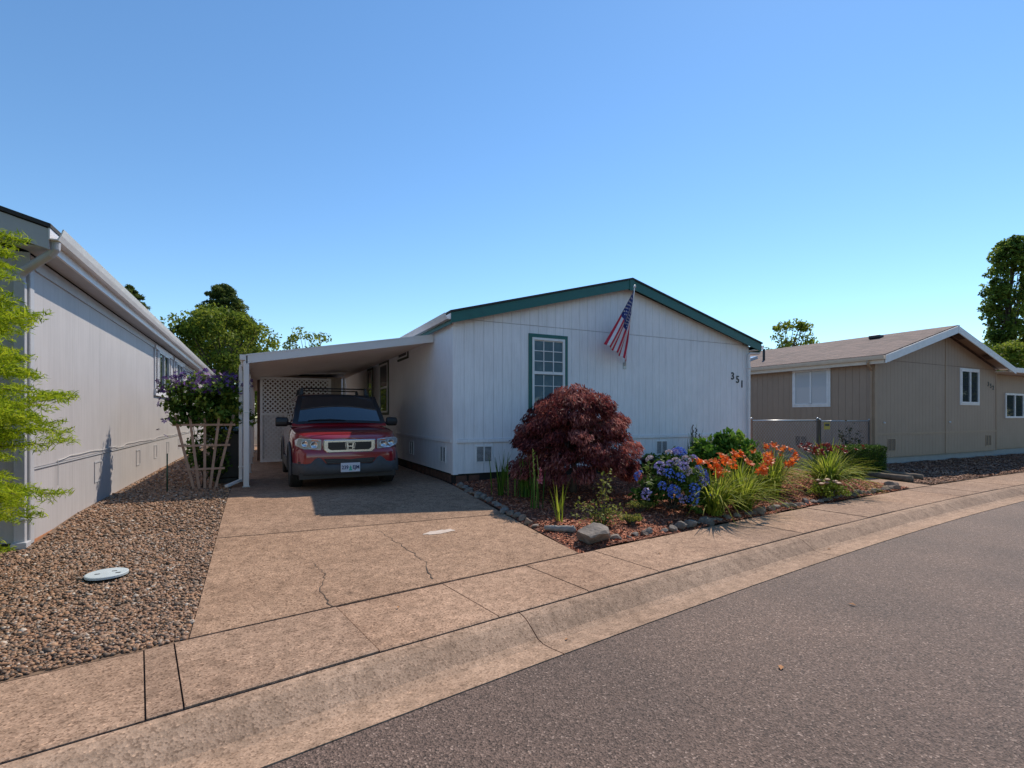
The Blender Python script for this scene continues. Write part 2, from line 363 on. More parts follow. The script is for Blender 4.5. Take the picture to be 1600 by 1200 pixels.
def scatter_solid(name, P, size, base, mat, kind='stuff', flat=(1,.75,.5), tilt=.4, parent=None):
    bv, bf = base; n = len(P); S = size[:,None]*np.array(flat)*RNG.uniform(.75, 1.25, (n,3))
    V = bv[None]*S[:,None,:]*RNG.uniform(.85,1.15,(n,len(bv),1)); V = np.einsum('nij,nkj->nki', rotmats(n, tilt), V) + P[:,None,:]
    F = (bf[None] + (np.arange(n)*len(bv))[:,None,None]).reshape(-1, bf.shape[1])
    return np_mesh(name, V.reshape(-1,3), F, mat, parent, np.repeat(RNG.uniform(0,1,n), len(bv)), smooth=len(bv) > 8, kind=kind)
LHX, LHY = -2.1, 6.77                            # corner of the grey house
def gravel():
    P = []; S = []
    def fill(x0, x1, y0f, y1, dens, smin, smax):
        n = int((x1-x0)*(y1-1)*dens); X = RNG.uniform(x0, x1, n); Y = RNG.uniform(1, y1, n)
        for x, y in zip(X, Y):
            if y < yedge(x)+.03: continue
            if y > LHY-.03 and x < LHX+.05: continue
            if (x-LIDP[0])**2+(y-LIDP[1])**2 < .026: continue
            P.append((x, y, G(x, y)-.004)); S.append(random.uniform(smin, smax)*(1.6 if random.random() < .04 else 1))
    fill(-5.0, DX0-.012, None, 6.8, 2300, .008, .017)
    fill(LHX, DX0-.012, None, 11, 1000, .011, .022)
    n0 = len(P); fill(LHX, DX0-.012, None, 17, 420, .018, .032); P[n0:], S[n0:] = zip(*[(p, q) for p, q in zip(P[n0:], S[n0:]) if p[1] > 10.9])
    keep = [i for i in range(len(P))]
    Pn = np.array(P); Sn = np.array(S)
    o = scatter_solid('gravel', Pn, Sn, ico(), PEB, flat=(1,.78,.55)); tag(o, 'brown and tan river pebbles covering the yard beside the driveway', 'gravel')
    b = slab('gravel_bed', -9, DX0-.004, lambda X: yedge(X)+.01, lambda X: 26, pm('gravel_bed', (.24,.15,.09), (.12,.075,.05), 40, .95, bmp=.8, bscale=50), None, -.012, 20, 30); b['kind'] = 'structure'
LIDP = c2w(-3.57, 4.41)
gravel()

# bark mulch of the flower bed and of the far yard
def bedsurf(name, x0, x1, y1f, mat, inset=.012, mound=.05, nx=50, ny=18):
    b = MB(); vs = []
    for i in range(nx+1):
        X = x0+(x1-x0)*i/nx; a = yedge(X)+inset; c = y1f(X)
        for j in range(ny+1):
            v = j/ny; Y = a+(c-a)*v; e = min(1, 6*min(v, i/nx*3, (1-i/nx)*3)+.0)
            vs.append((X, Y, G(X, Y)+.0+mound*e+.012*math.sin(3.1*X+1.7*Y)+.01*math.sin(7.3*X-4.1*Y)))
    k = ny+1; b.add(vs, [(i*k+j, (i+1)*k+j, (i+1)*k+j+1, i*k+j+1) for i in range(nx) for j in range(ny)])
    o = b.build(name, mat, None, True); o['kind'] = 'structure'; return o
def bedz(X, Y): 
    v = (Y-yedge(X))/max(.1, 8.66-yedge(X)); e = max(0, min(1, 6*min(v, (X-3.15)/8.8*3)))
    return G(X, Y)+.05*e+.012*math.sin(3.1*X+1.7*Y)+.01*math.sin(7.3*X-4.1*Y)
bedsurf('flower_bed', 3.14, 11.97, lambda X: 8.66, MULCHB)
bedsurf('bark_yard', 13.0, 34, lambda X: 8.16, pm('bark_base', (.15,.085,.055), (.07,.042,.03), 14, .95, bmp=.6, bscale=40), .02, .02, 40, 10)
def chips(name, n, xr, y1, mat, zf, sz, label):
    X = RNG.uniform(*xr, n); ye = np.array([yedge(x) for x in X]); Y = ye+.015+RNG.uniform(0, 1, n)*(y1-ye-.025)
    Z = np.array([zf(x, y) for x, y in zip(X, Y)])+.006
    base = np.array([(-1,-.3,0),(1,-.22,.12),(1.05,.25,-.1),(-.95,.3,.1)]); bf = np.array([(0,1,2,3)])
    S = RNG.uniform(*sz, n); V = base[None]*S[:,None,None]*RNG.uniform(.6,1.4,(n,1,3)); V = np.einsum('nij,nkj->nki', rotmats(n, .25), V)+np.array([X,Y,Z]).T[:,None,:]
    F = bf[None]+(np.arange(n)*4)[:,None,None]
    o = np_mesh(name, V.reshape(-1,3), F.reshape(-1,4), mat, None, np.repeat(RNG.uniform(0,1,n),4), kind='stuff'); tag(o, label, 'mulch')
chips('mulch', 60000, (3.16,11.95), 8.66, MULCHC, bedz, (.012,.03), 'reddish bark mulch chips covering the flower bed')
chips('mulch', 30000, (13.02,30), 8.15, BARKC, lambda x, y: G(x, y)+.02+.012*math.sin(3.1*x+1.7*y)+.01*math.sin(7.3*x-4.1*y), (.018,.045), 'brown bark mulch covering the yard before the taupe house')

# ------------------------------------------------------------------ houses
def boards(parent, o, u, n, L, zb, ztop, pitch, mat, th=.014, gap=.006, name='siding_board', t0=0., t1=None):
    o, u, n = Vector(o), Vector(u), Vector(n); k = int(round(L/pitch)); p = L/k
    for i in range(k):
        a, b_ = i*p+gap/2, (i+1)*p-gap/2
        if a < t0 or (t1 is not None and b_ > t1): continue
        ta, tb = ztop(a), ztop(b_)
        if min(ta, tb) - zb < .03: continue
        q = [o+u*a, o+u*b_]; pts = [(*q[0].xy, zb), (*q[1].xy, zb), (*q[1].xy, tb), (*q[0].xy, ta)]
        MB().prism(pts, n*th).build(name, mat, parent)
def window(parent, o, u, n, w_, z0, z1, trimmat, frmat, panes, bars=(), trim=.07, fr=.045, name='window', trimh=None):
    """a window on a wall: trim boards, frame, meeting bar and panes, all standing proud of the siding"""
    o, u, n = Vector(o), Vector(u), Vector(n); up = Vector((0,0,1))
    def B(mb, a0, a1, b0, b1, d0, d1):
        p = [o+u*a0, o+u*a1]; pts = [Vector((*p[0].xy, b0))+n*d0, Vector((*p[1].xy, b0))+n*d0, Vector((*p[1].xy, b1))+n*d0, Vector((*p[0].xy, b1))+n*d0]
        return mb.prism(pts, n*(d1-d0))
    t = MB()
    if trim:
        for (a0,a1,b0,b1) in ((-trim,0,z0-trim,z1+trim), (w_,w_+trim,z0-trim,z1+trim), (0,w_,z1,z1+trim), (0,w_,z0-trim,z0)): B(t, a0,a1,b0,b1,.014,.036)
    f = MB()
    for (a0,a1,b0,b1) in ((0,fr,z0,z1), (w_-fr,w_,z0,z1), (fr,w_-fr,z1-fr,z1), (fr,w_-fr,z0,z0+fr)): B(f, a0,a1,b0,b1,.015,.05)
    root = f.build(name, frmat, parent)
    if trim: t.build('casing', trimmat, root)
    for (a0,a1,b0,b1,m) in panes: B(MB(), w_*a0,w_*a1,z0+(z1-z0)*b0,z0+(z1-z0)*b1,.016,.024).build('pane', m, root)
    if bars:
        bb = MB()
        for (a0,a1,b0,b1,ww) in bars:
            if a0 == a1: B(bb, w_*a0-ww/2, w_*a0+ww/2, z0+(z1-z0)*b0, z0+(z1-z0)*b1, .022, .03+ww*.4)
            else: B(bb, w_*a0, w_*a1, z0+(z1-z0)*b0-ww/2, z0+(z1-z0)*b0+ww/2, .022, .0302+ww*.4)
        bb.build('glazing_bar', frmat, root)
    return root
def vent(parent, o, u, n, w_, z0, z1, mat, dark):
    o, u, n = Vector(o), Vector(u), Vector(n)
    def B(mb, a0, a1, b0, b1, d0, d1):
        p = [o+u*a0, o+u*a1]; return mb.prism([Vector((*p[0].xy, b0))+n*d0, Vector((*p[1].xy, b0))+n*d0, Vector((*p[1].xy, b1))+n*d0, Vector((*p[0].xy, b1))+n*d0], n*(d1-d0))
    f = MB(); e = .02
    for q in ((0,e,z0,z1), (w_-e,w_,z0,z1), (e,w_-e,z1-e,z1), (e,w_-e,z0,z0+e), (w_/2-e/2,w_/2+e/2,z0+e,z1-e)): B(f, *q, .014, .026)
    zz = z0+e
    while zz < z1-.03:
        B(f, e, w_-e, zz+.004, zz+.011, .0155, .022); zz += .022
    r = f.build('vent', mat, parent); d = MB(); B(d, .004, w_-.004, z0+.004, z1-.004, .0142, .0152); d.build('vent_screen', dark, r)
def downspout(parent, x, y, z0, z1, mat, top, foot=None, w_=.07):
    b = MB(); b.bar((x,y,z0), (x,y,z1), w_, w_*.75)
    P = [Vector((x,y,z1-.01)), Vector((x,y,z1+.06)), Vector(top)-Vector((0,0,.08)), Vector(top)]
    b.tube([P[0], P[1], P[1].lerp(P[2],.12)+Vector((0,0,.02)), P[1].lerp(P[2],.88)-Vector((0,0,.02)), P[2], P[3]], w_*.5, 8)
    if foot: b.bar((x,y,z0+.03), foot, w_, w_*.75)
    for zz in (z0+.25, z1-.3): b.box(x-w_*.62, y-w_*.6, zz, x+w_*.62, y+w_*.6, zz+.03)
    return b.build('downspout', mat, parent, bevel=.008)
def gutter(parent, a, b_, out, mat, name='gutter'):
    a, b_, out = Vector(a), Vector(b_), Vector(out); prof = [(0,0),(0,-.11),(.075,-.11),(.1,-.06),(.115,-.015),(.12,0),(.108,0),(.09,-.06),(.066,-.1),(.012,-.1),(.012,0)]
    m = MB(); pts = [a+out*p+Vector((0,0,q)) for p, q in prof]; m.prism(pts, b_-a); return m.build(name, mat, parent)
def text_mesh(s, size, depth, name):
    cu = bpy.data.curves.new('t', 'FONT'); cu.body = s; cu.size = size; cu.extrude = depth; cu.align_x = 'CENTER'; cu.align_y = 'CENTER'; cu.offset = size*.018
    o = bpy.data.objects.new('t', cu); COL.objects.link(o); bpy.context.view_layer.update()
    me = bpy.data.meshes.new_from_object(o.evaluated_get(bpy.context.evaluated_depsgraph_get())); me.name = name
    bpy.data.objects.remove(o); bpy.data.curves.remove(cu); me.materials.clear(); return me
def digit(parent, s, pos, size, mat, rz=0., name='house_number'):
    me = text_mesh(s, size, .006, name); o = link(name, me, mat)
    M = Matrix.Translation(pos) @ Matrix.Rotation(rz, 4, 'Z') @ Matrix.Rotation(R(90), 4, 'X'); me.transform(M); attach(o, parent); return o
def gable_roof(parent, x0, x1, y0, y1, zl, zr, xa, za, mat, th=.1, name='roof'):
    b = MB()
    b.prism([(x0,y0,zl),(xa,y0,za),(xa,y0,za+th),(x0,y0,zl+th)], (0,y1-y0,0)); b.prism([(xa,y0,za),(x1,y0,zr),(x1,y0,zr+th),(xa,y0,za+th)], (0,y1-y0,0))
    return b.build(name, mat, parent)

# --- white house, number 351
HX0, HX1, HY, HYB = 3.19, 11.12, 8.69, 26.5
EZ, AZ_, HXA = 3.30, 4.32, 7.2
h = empty('white_house', (HX0, HY, .3))
tag(h, 'white manufactured house with green trim and an attached carport, number 351', 'house')
core = MB(); core.prism([(HX0+.002,HY+.002,.43),(HX1,HY+.002,.43),(HX1,HY+.002,EZ),(HXA,HY+.002,AZ_),(HX0+.002,HY+.002,EZ)], (0,HYB-HY,0)); core.build('wall', pm('white_groove', (.5,.49,.5), rough=.7), h)
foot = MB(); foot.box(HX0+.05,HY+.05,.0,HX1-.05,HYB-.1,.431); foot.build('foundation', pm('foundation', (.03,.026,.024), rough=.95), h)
nb = 11
for i in range(nb): MB().box(HX0+.018,HY+.25+i*.29,G(HX0,HY+.25+i*.29)-.03,HX0+.048,HY+.25+i*.29+.21,.39).build('brick', BRICK, h, bevel=.006)
for i in range(2): MB().box(HX0+.06+i*.25,HY+.018,.22,HX0+.27+i*.25,HY+.048,.39).build('brick', BRICK, h, bevel=.006)
gz = lambda t: EZ+(AZ_-EZ)*(1-abs((HX0+t)-HXA)/((HXA-HX0) if HX0+t < HXA else (HX1-HXA)))
FL = HX1-HX0
boards(h, (HX0,HY,0), (1,0,0), (0,-1,0), FL, 1.07, lambda t: EZ-.012, .2, WHITE)
boards(h, (HX0,HY,0), (1,0,0), (0,-1,0), FL, EZ, lambda t: gz(t)-.01, .2, WHITE)
boards(h, (HX0,HY,0), (1,0,0), (0,-1,0), FL, .43, lambda t: 1.0, .2, WHITE)
boards(h, (HX0,HY,0), (0,1,0), (-1,0,0), 13, 1.07, lambda t: EZ, .2, WHITE)
boards(h, (HX0,HY,0), (0,1,0), (-1,0,0), 13, .43, lambda t: 1.0, .2, WHITE)
MB().box(HX0-.014,HY+13.004,.43,HX0,HYB,EZ).build('siding_panel', WHITE, h)
b = MB(); b.box(HX0+.05,HY-.04,1.003,HX1-.04,HY-.0005,1.067); b.build('band_board', WHITE, h, bevel=.004)
b = MB(); b.box(HX0-.038,HY+.06,1.003,HX0-.0005,HYB,1.067); b.build('band_board', WHITE, h, bevel=.004)
b = MB(); b.box(HX0-.024,HY-.026,.42,HX0+.075,HY-.0145,EZ+.02); b.box(HX0-.026,HY-.0143,.42,HX0-.0145,HY+.08,EZ+.0); b.build('corner_board', WHITE, h)
b = MB(); b.box(HX1-.07,HY-.027,.42,HX1+.02,HY-.0145,EZ-.02); b.build('corner_board', WHITE, h)
# roof with its green barge boards
RL, RR = HX0-.12, HX1+.27; ZL, ZR = 3.33, 3.30
RA = 4.42
gable_roof(h, RL-.02, RR+.02, HY-.225, HYB+.1, ZL+.029, ZR+.029, HXA, RA+.034, SHING, .035)
def barge(parent, x0, z0, x1, z1, y, mat, hgt=.19, th=.03, name='barge_board'):
    b = MB(); b.prism([(x0,y,z0-hgt),(x1,y,z1-hgt),(x1,y,z1),(x0,y,z0)], (0,th,0)); return b.build(name, mat, parent)
barge(h, RL, ZL+.03, HXA-.06, RA+.03-.0165, HY-.2, GREENT); barge(h, HXA+.06, RA+.03-.0165, RR, ZR+.03, HY-.2, GREENT)
b = MB(); b.prism([(HXA-.065,HY-.212,RA-.2),(HXA+.065,HY-.212,RA-.2),(HXA+.065,HY-.212,RA+.02),(HXA,HY-.212,RA+.045),(HXA-.065,HY-.212,RA+.02)], (0,.045,0)); b.build('apex_block', GREENT, h)
b = MB(); b.box(RL,HY-.16,ZL-.17,RL+.025,HYB,ZL-.003); b.build('fascia', GREENT, h)
b = MB(); b.box(RR-.025,HY-.16,ZR-.17,RR,HYB,ZR-.003); b.build('fascia', GREENT, h)
b = MB(); b.box(RL+.027,HY-.165,ZL-.14,HX0-.016,HYB,ZL-.125); b.box(HX1+.002,HY-.165,ZR-.14,RR-.027,HYB,ZR-.125); b.build('soffit', WHITET, h)
gutter(h, (RL,HY-.19,ZL+.015), (RL,HYB,ZL+.015), (-1,0,0), GUTM); gutter(h, (RR,HY-.19,ZR+.0), (RR,HYB,ZR+.0), (1,0,0), GUTM)
downspout(h, HX1-.04, HY-.07, .42, 3.0, GUTM, (RR+.05, HY-.1, ZR-.1))
# front window
panes = []; bars = []
for r_ in range(3):
    for c_ in range(3): panes.append((.06+.295*c_, .055+.295*(c_+1)-.01, .535+.142*r_, .535+.142*(r_+1)-.006, PANEB))
panes.append((.05,.95,.04,.49,PANEB))
bars = [(.353,.353,.53,.96,.016), (.648,.648,.53,.96,.016), (.05,.95,.675,.675,.016), (.05,.95,.817,.817,.016), (.04,.96,.51,.51,.05), (.353,.353,.04,.48,.012), (.648,.648,.04,.48,.012), (.05,.95,.33,.33,.012)]
window(h, (4.82,HY,0), (1,0,0), (0,-1,0), .76, 1.63, 3.06, GREENT, WHITET, panes, bars, .075)
for (ya, yb, z0, z1) in ((13.84,14.9,1.6,2.98), (15.95,16.7,1.75,2.95)):
    window(h, (HX0,ya,0), (0,1,0), (-1,0,0), yb-ya, z0, z1, DGREEN, WHITET, [(.04,.96,.03,.49,PANE), (.04,.96,.53,.97,PANE)], [(.03,.97,.51,.51,.05)], .07)
window(h, (HX0,11.8,0), (0,1,0), (-1,0,0), .9, 2.93, 3.12, DGREEN, WHITET, [(.04,.96,.1,.9,PANE)], (), .05, .035, 'vent_window')
vent(h, (3.62,HY,0), (1,0,0), (0,-1,0), .34, .62, .94, WHITET, DARKMET); vent(h, (8.05,HY,0), (1,0,0), (0,-1,0), .34, .62, .94, WHITET, DARKMET)
for y in (9.08, 11.3): vent(h, (HX0,y,0), (0,1,0), (-1,0,0), .34, .6, .92, WHITET, DARKMET)
NUM = pm('number_black', (.02,.025,.03), rough=.4)
for s, x, z in (('3',10.55,2.49), ('5',10.73,2.41), ('1',10.89,2.30)): digit(h, s, (x,HY-.022,z), .25, NUM)

# --- carport on the house
CY0, CY1, CXL = 9.79, 21.6, -.2
zc = lambda x: 2.47+(x-CXL)*(3.06-2.47)/(HX0-CXL)
cp = empty('carport', (CXL, CY0, .27)); tag(cp, 'white metal carport with a sloping pan roof leaning on the white house', 'carport')
k = 11
for i in range(28):                              # roof pans run from the eave up to the house
    y0 = CY0+.03+i*.42; y1 = min(CY1, y0+.42)
    MB().prism([(CXL+.02,y0+.004,zc(CXL)),(CXL+.02,y1-.004,zc(CXL)),(CXL+.02,y1-.004,zc(CXL)+.018),(CXL+.02,y0+.004,zc(CXL)+.018)], (HX0-.03-CXL-.02,0,zc(HX0)-zc(CXL))).build('roof_pan', SOFFM, cp)
    b = MB()
    for yy in (y0+.03, y0+.13, y0+.23, y0+.33): b.bar((CXL+.03,yy,zc(CXL+.03)-.011), (HX0-.04,yy,zc(HX0-.04)-.011), .03, .016)
    b.build('pan_rib', SOFFM, cp)
fb = MB(); fb.prism([(CXL,CY0,zc(CXL)-.06),(HX0-.03,CY0,zc(HX0)-.06),(HX0-.03,CY0,zc(HX0)+.09),(CXL,CY0,zc(CXL)+.09)], (0,.028,0)); fb.build('fascia', ALU, cp)
fb = MB(); fb.prism([(CXL,CY0-.006,zc(CXL)+.075),(HX0-.03,CY0-.006,zc(HX0)+.075),(HX0-.03,CY0-.006,zc(HX0)+.1),(CXL,CY0-.006,zc(CXL)+.1)], (0,.05,0)); fb.build('drip_edge', ALU, cp)
fb = MB(); fb.box(CXL-.02,CY0,zc(CXL)-.075,CXL+.02,CY1,zc(CXL)+.095); fb.box(CXL-.1,CY0,zc(CXL)-.0,CXL-.02,CY1,zc(CXL)+.09); fb.build('eave_beam', ALU, cp)
for y in (CY0+.05, 12.2, 14.6, 17.0, 19.3, 21.4):
    z0 = G(CXL, y); p = MB(); p.box(CXL-.045,y-.045,z0,CXL+.045,y+.045,zc(CXL)-.02); q = p.build('post', ALU, cp, bevel=.01)
    MB().box(CXL-.06,y-.06,z0,CXL+.06,y+.06,z0+.012).build('base_plate', GALV, q)
b = MB(); b.box(CXL-.047,CY0+.0,1.55,CXL+.047,CY0+.1,1.565); b.build('post_joint', GALV, cp)
downspout(cp, CXL-.09, CY0+.25, .34, 2.3, ALU, (CXL-.06,CY0+.25,zc(CXL)+.02), (CXL-.3,CY0-.05,.31), .06)
# lattice screen at the back of the carport
LY, LX0, LX1 = 14.2, .02, 1.72
ls = empty('lattice_screen', (LX0, LY, .27)); tag(ls, 'white diagonal lattice screen standing behind the car under the carport', 'lattice')
b = MB(); zt, zm, zb = 2.5, 1.55, .33
for (x0,x1,z0,z1) in ((LX0,LX0+.06,zb,zt), (LX1-.06,LX1,zb,zt), (LX0+.06,LX1-.06,zt-.06,zt), (LX0+.06,LX1-.06,zb,zb+.06), (LX0+.06,LX1-.06,zm-.03,zm+.03)): b.box(x0,LY-.02,z0,x1,LY+.03,z1)
b.build('frame', WHITET, ls)
def lat(z0, z1):
    W_, H_ = LX1-LX0-.12, z1-z0; x0 = LX0+.06; st = .115
    for sgn, yy in ((1, LY+.001), (-1, LY+.0095)):
        c = -H_
        while c < W_+H_:
            if sgn == 1: a0 = max(0, c); a1 = min(W_, c+H_); p, q = (a0, a0-c), (a1, a1-c)
            else: a0 = max(0, c-H_); a1 = min(W_, c); p, q = (a0, c-a0), (a1, c-a1)
            if a1-a0 > .03: MB().bar((x0+p[0],yy,z0+p[1]), (x0+q[0],yy,z0+q[1]), .034, .007, up=(0,1,0)).build('lattice_strip', WHITET, ls)
            c += st
lat(zm+.03, zt-.06); lat(zb+.06, zm-.03)
MB().box(LX0+.03,LY+.04,zb,LX1-.02,LY+.06,zm).build('backing_panel', ALU, ls)
# storage shed, stairs behind
sh = empty('storage_shed', (1.0, 15.5, .27)); tag(sh, 'beige storage shed behind the lattice screen', 'shed')
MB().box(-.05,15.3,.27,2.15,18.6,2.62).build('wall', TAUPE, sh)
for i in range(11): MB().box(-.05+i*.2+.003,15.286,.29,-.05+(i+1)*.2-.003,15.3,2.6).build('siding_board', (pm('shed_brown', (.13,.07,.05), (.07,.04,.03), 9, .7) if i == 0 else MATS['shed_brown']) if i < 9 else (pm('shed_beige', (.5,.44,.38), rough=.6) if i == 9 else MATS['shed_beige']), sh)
MB().prism([(-.2,15.15,2.62),(2.25,15.15,2.72),(2.25,15.15,2.77),(-.2,15.15,2.67)], (0,3.6,0)).build('roof', ALU, sh)
MB().bar((2.2,15.25,.3), (2.2,15.25,2.66), .06, .05).build('downspout', WHITET, sh)
st = empty('wooden_stairs', (2.5, 22.2, .27)); tag(st, 'sunlit wooden stairs with railing behind the carport', 'stairs')
for i in range(15): MB().box(2.25,22.0+i*.24,.27+.185*(i+1)-.045,2.8,22.28+i*.24,.27+.185*(i+1)).build('tread', DECKW, st)
for x in (2.235, 2.815): MB().prism([(x-.015,22,.25),(x-.015,22.4,.25),(x-.015,25.75,2.85),(x-.015,25.75,3.1),(x-.015,22,.45)], (.03,0,0)).build('stringer', DECKW, st)
MB().bar((2.86,22.0,1.3), (2.86,25.7,3.9), .05, .08).build('handrail', DECKW, st)
for j in range(5): MB().box(2.84,22.1+j*.85,.3+j*.6,2.88,22.14+j*.85,1.33+j*.6).build('baluster', DECKW, st)
po = MB(); po.box(2.9,23.75,.25,HX0-.016,26,3.05); po.build('porch_wall', TAUPE, h)
pd = MB(); pd.box(2.93,23.72,1.0,3.15,23.748,3.0); pd.build('porch_door', DARKMET, h)
# --- grey house on the other side of the gravel
gh = empty('grey_house', (LHX, LHY, .1)); tag(gh, 'grey manufactured house with white shuttered windows beside the gravel yard', 'house')
LZ = 3.14; LYE = 25.8; LW = 7.6
core = MB(); xa = LHX-LW/2; core.prism([(LHX,LHY,.22),(LHX,LHY,LZ),(xa,LHY,LZ+1.1),(LHX-LW,LHY,LZ),(LHX-LW,LHY,.22)], (0,LYE-LHY,0)); core.build('wall', GREY, gh)
# pressed siding sheets on the sunny side, each 1.22 m wide with fine ribs
y = LHY+.08
while y < LYE-.1:
    y1 = min(y+1.22, LYE); b = MB(); pts = []; t = y+.002; 
    MB().box(LHX,y+.0015,.965,LHX+.012,y1-.0015,LZ).build('siding_sheet', GREY, gh)
    MB().box(LHX,y+.0015,.22,LHX+.012,y1-.0015,.945).build('skirting_sheet', GREY, gh)
    y = y1
MB().box(LHX+.0122,LHY+.08,.946,LHX+.026,LYE,.958).build('skirting_cap', GREYT, gh)
k = int(LW/.2)
for i in range(16):
    x1 = LHX-.06-i*.2; zt_ = lambda x: LZ+1.1*(LHX-x)/(LW/2)
    MB().prism([(x1-.196,LHY,.22),(x1,LHY,.22),(x1,LHY,zt_(x1)),(x1-.196,LHY,zt_(x1-.196))], (0,-.014,0)).build('siding_board', GREY, gh)
MB().box(LHX-.075,LHY-.03,.2,LHX+.022,LHY-.0145,LZ+.02).build('corner_board', GREYT, gh); MB().box(LHX+.0125,LHY-.0143,.2,LHX+.024,LHY+.079,LZ).build('corner_board', GREYT, gh)
MB().box(LHX-.02,LHY+.08,.02,LHX+.02,LYE,.218).build('bottom_board', ORANGEB, gh); MB().box(LHX-LW,LHY+.03,.0,LHX-.06,LHY+.07,.218).build('bottom_board', DARKJ, gh)
MB().box(LHX+.012,LHY+.1,LZ-.13,LHX+.03,LYE,LZ-.005).build('frieze_board', GREYT, gh)
GRX = LHX+.26; GRZ = 3.32
gable_roof(gh, LHX-LW-.26, GRX+.02, LHY-.37, LYE+.3, GRZ+.022, GRZ+.022, xa, GRZ+1.224, SHING, .04)
barge(gh, xa, GRZ+1.215, GRX, GRZ+.015, LHY-.35, GREYT, .2); barge(gh, LHX-LW-.26, GRZ+.015, xa, GRZ+1.215, LHY-.35, GREYT, .2)
MB().box(GRX-.025,LHY-.315,GRZ-.18,GRX,LYE+.3,GRZ-.002).build('fascia', GUTM, gh)
MB().box(LHX+.031,LHY-.31,GRZ-.165,GRX-.027,LYE+.25,GRZ-.15).build('soffit', GREYT, gh)
MB().prism([(LHX+.03,LHY-.31,GRZ-.15),(LHX+.03,LHY-.02,GRZ-.15),(xa,LHY-.02,GRZ+1.05),(xa,LHY-.31,GRZ+1.05)], (0,0,.015)).build('soffit', GREYT, gh)
gutter(gh, (GRX,LHY-.36,GRZ+.02), (GRX,LYE+.3,GRZ+.02), (1,0,0), GUTM)
downspout(gh, LHX-.035, LHY-.075, .2, 2.85, GREYT, (GRX+.03,LHY-.28,GRZ-.08), None, .085)
MB().box(LHX-.095,LHY-.14,.1,LHX+.03,LHY-.012,.24).build('downspout_shoe', GREYT, gh, bevel=.01)
SHUT = pm('white_shutter', (.78,.78,.8), rough=.5)
def shutter_window(ya, yb, z0, z1):
    r = window(gh, (LHX+.004,ya,0), (0,1,0), (1,0,0), yb-ya, z0, z1, SHUT, WHITET, [(.04,.48,.04,.96,PANE), (.52,.96,.04,.96,PANE)], [(.5,.5,.03,.97,.05)], .0)
    MB().box(LHX+.0165,ya-.46,z1,LHX+.06,yb+.46,z1+.09).build('head_board', SHUT, r); MB().box(LHX+.0165,ya-.46,z0-.16,LHX+.055,yb+.46,z0-.02).build('apron_board', SHUT, r)
    for y0 in (ya-.44, yb+.04):
        s = MB(); s.box(LHX+.0165,y0,z0-.0,LHX+.04,y0+.05,z1-.002); s.box(LHX+.0165,y0+.35,z0,LHX+.04,y0+.4,z1-.002)
        zz = z0
        while zz < z1-.04: s.bar((LHX+.028,y0+.05,zz+.02), (LHX+.028,y0+.35,zz+.02), .03, .008, up=(.5,0,1)); zz += .04
        s.build('shutter', SHUT, r)
shutter_window(13.95, 15.4, 2.12, 3.0); shutter_window(16.75, 17.9, 2.12, 3.0)
for y in (9.0, 11.7, 13.5, 15.2, 17.2):
    b = MB()
    for q in ((y,y+.02,.55,.85), (y+.33,y+.35,.55,.85), (y+.02,y+.33,.83,.85), (y+.02,y+.33,.55,.57)): b.box(LHX+.0157,q[0],q[2],LHX+.021,q[1],q[3])
    b.build('access_hatch', GREYT, gh)
cb = MB(); P = []
for i in range(60):
    y = LHY+.75+i*.22; P.append((LHX+.028, y, 1.01+.006*math.sin(i*1.3)+.006*math.sin(i*.45)-(.022 if i % 13 < 2 else 0)))
cb.tube([(LHX+.028,LHY+.75,.7)]+P, .0045, 5); tag(cb.build('cable', pm('cable_white', (.6,.58,.55))), 'thin pale cable strung along the grey house wall above the skirting', 'cable')

# --- taupe house, number 352
TX0, TX1, TY, TYB = 15.9, 23.58, 8.2, 22.0
t = empty('taupe_house', (TX0, TY, .2)); tag(t, 'taupe manufactured house with white trim and shingle roof, number 352', 'house')
TE, TA, TXA = 3.15, 4.22, 19.75
core = MB(); core.prism([(TX0,TY,.28),(TX1,TY,.28),(TX1,TY,TE),(TXA,TY,TA),(TX0,TY,TE)], (0,TYB-TY,0)); core.build('wall', pm('taupe_groove', (.2,.145,.11), rough=.7), t)
MB().box(TX0+.04,TY+.04,.0,TX1-.04,TYB,.282).build('foundation', pm('pale_foundation', (.35,.35,.34), rough=.9), t)
gt = lambda s: TE+(TA-TE)*(1-abs(TX0+s-TXA)/3.85)
for (zb_, f) in ((.28, lambda s: .93), (1.0, lambda s: TE-.01), (TE+.004, lambda s: gt(s)-.01)): boards(t, (TX0,TY,0), (1,0,0), (0,-1,0), TX1-TX0, zb_, f, .2, TAUPE)
boards(t, (TX0,TY,0), (0,1,0), (-1,0,0), 8, .28, lambda s: TE, .2, TAUPE); MB().box(TX0-.014,TY+8.003,.28,TX0,TYB,TE).build('siding_panel', TAUPE, t)
MB().box(TX0+.06,TY-.026,.934,TX1,TY-.0005,.998).build('band_board', TAUPET, t)
MB().box(TX0-.024,TY-.03,.27,TX0+.08,TY-.0145,TE).build('corner_board', TAUPET, t); MB().box(TX0-.026,TY-.0143,.27,TX0-.0145,TY+.08,TE).build('corner_board', TAUPET, t)
for x in (TX0+4.05, TX1-.02): MB().box(x-.02,TY-.03,.28,x+.02,TY-.0145,gt(min(x-TX0,7.6))-.02).build('seam_batten', TAUPET, t)
TL, TR = TX0-.3, TX1+.3; TZ = 3.18; TRA = TZ+ (TXA-TL)*(TA-TE)/3.85
SH2 = None
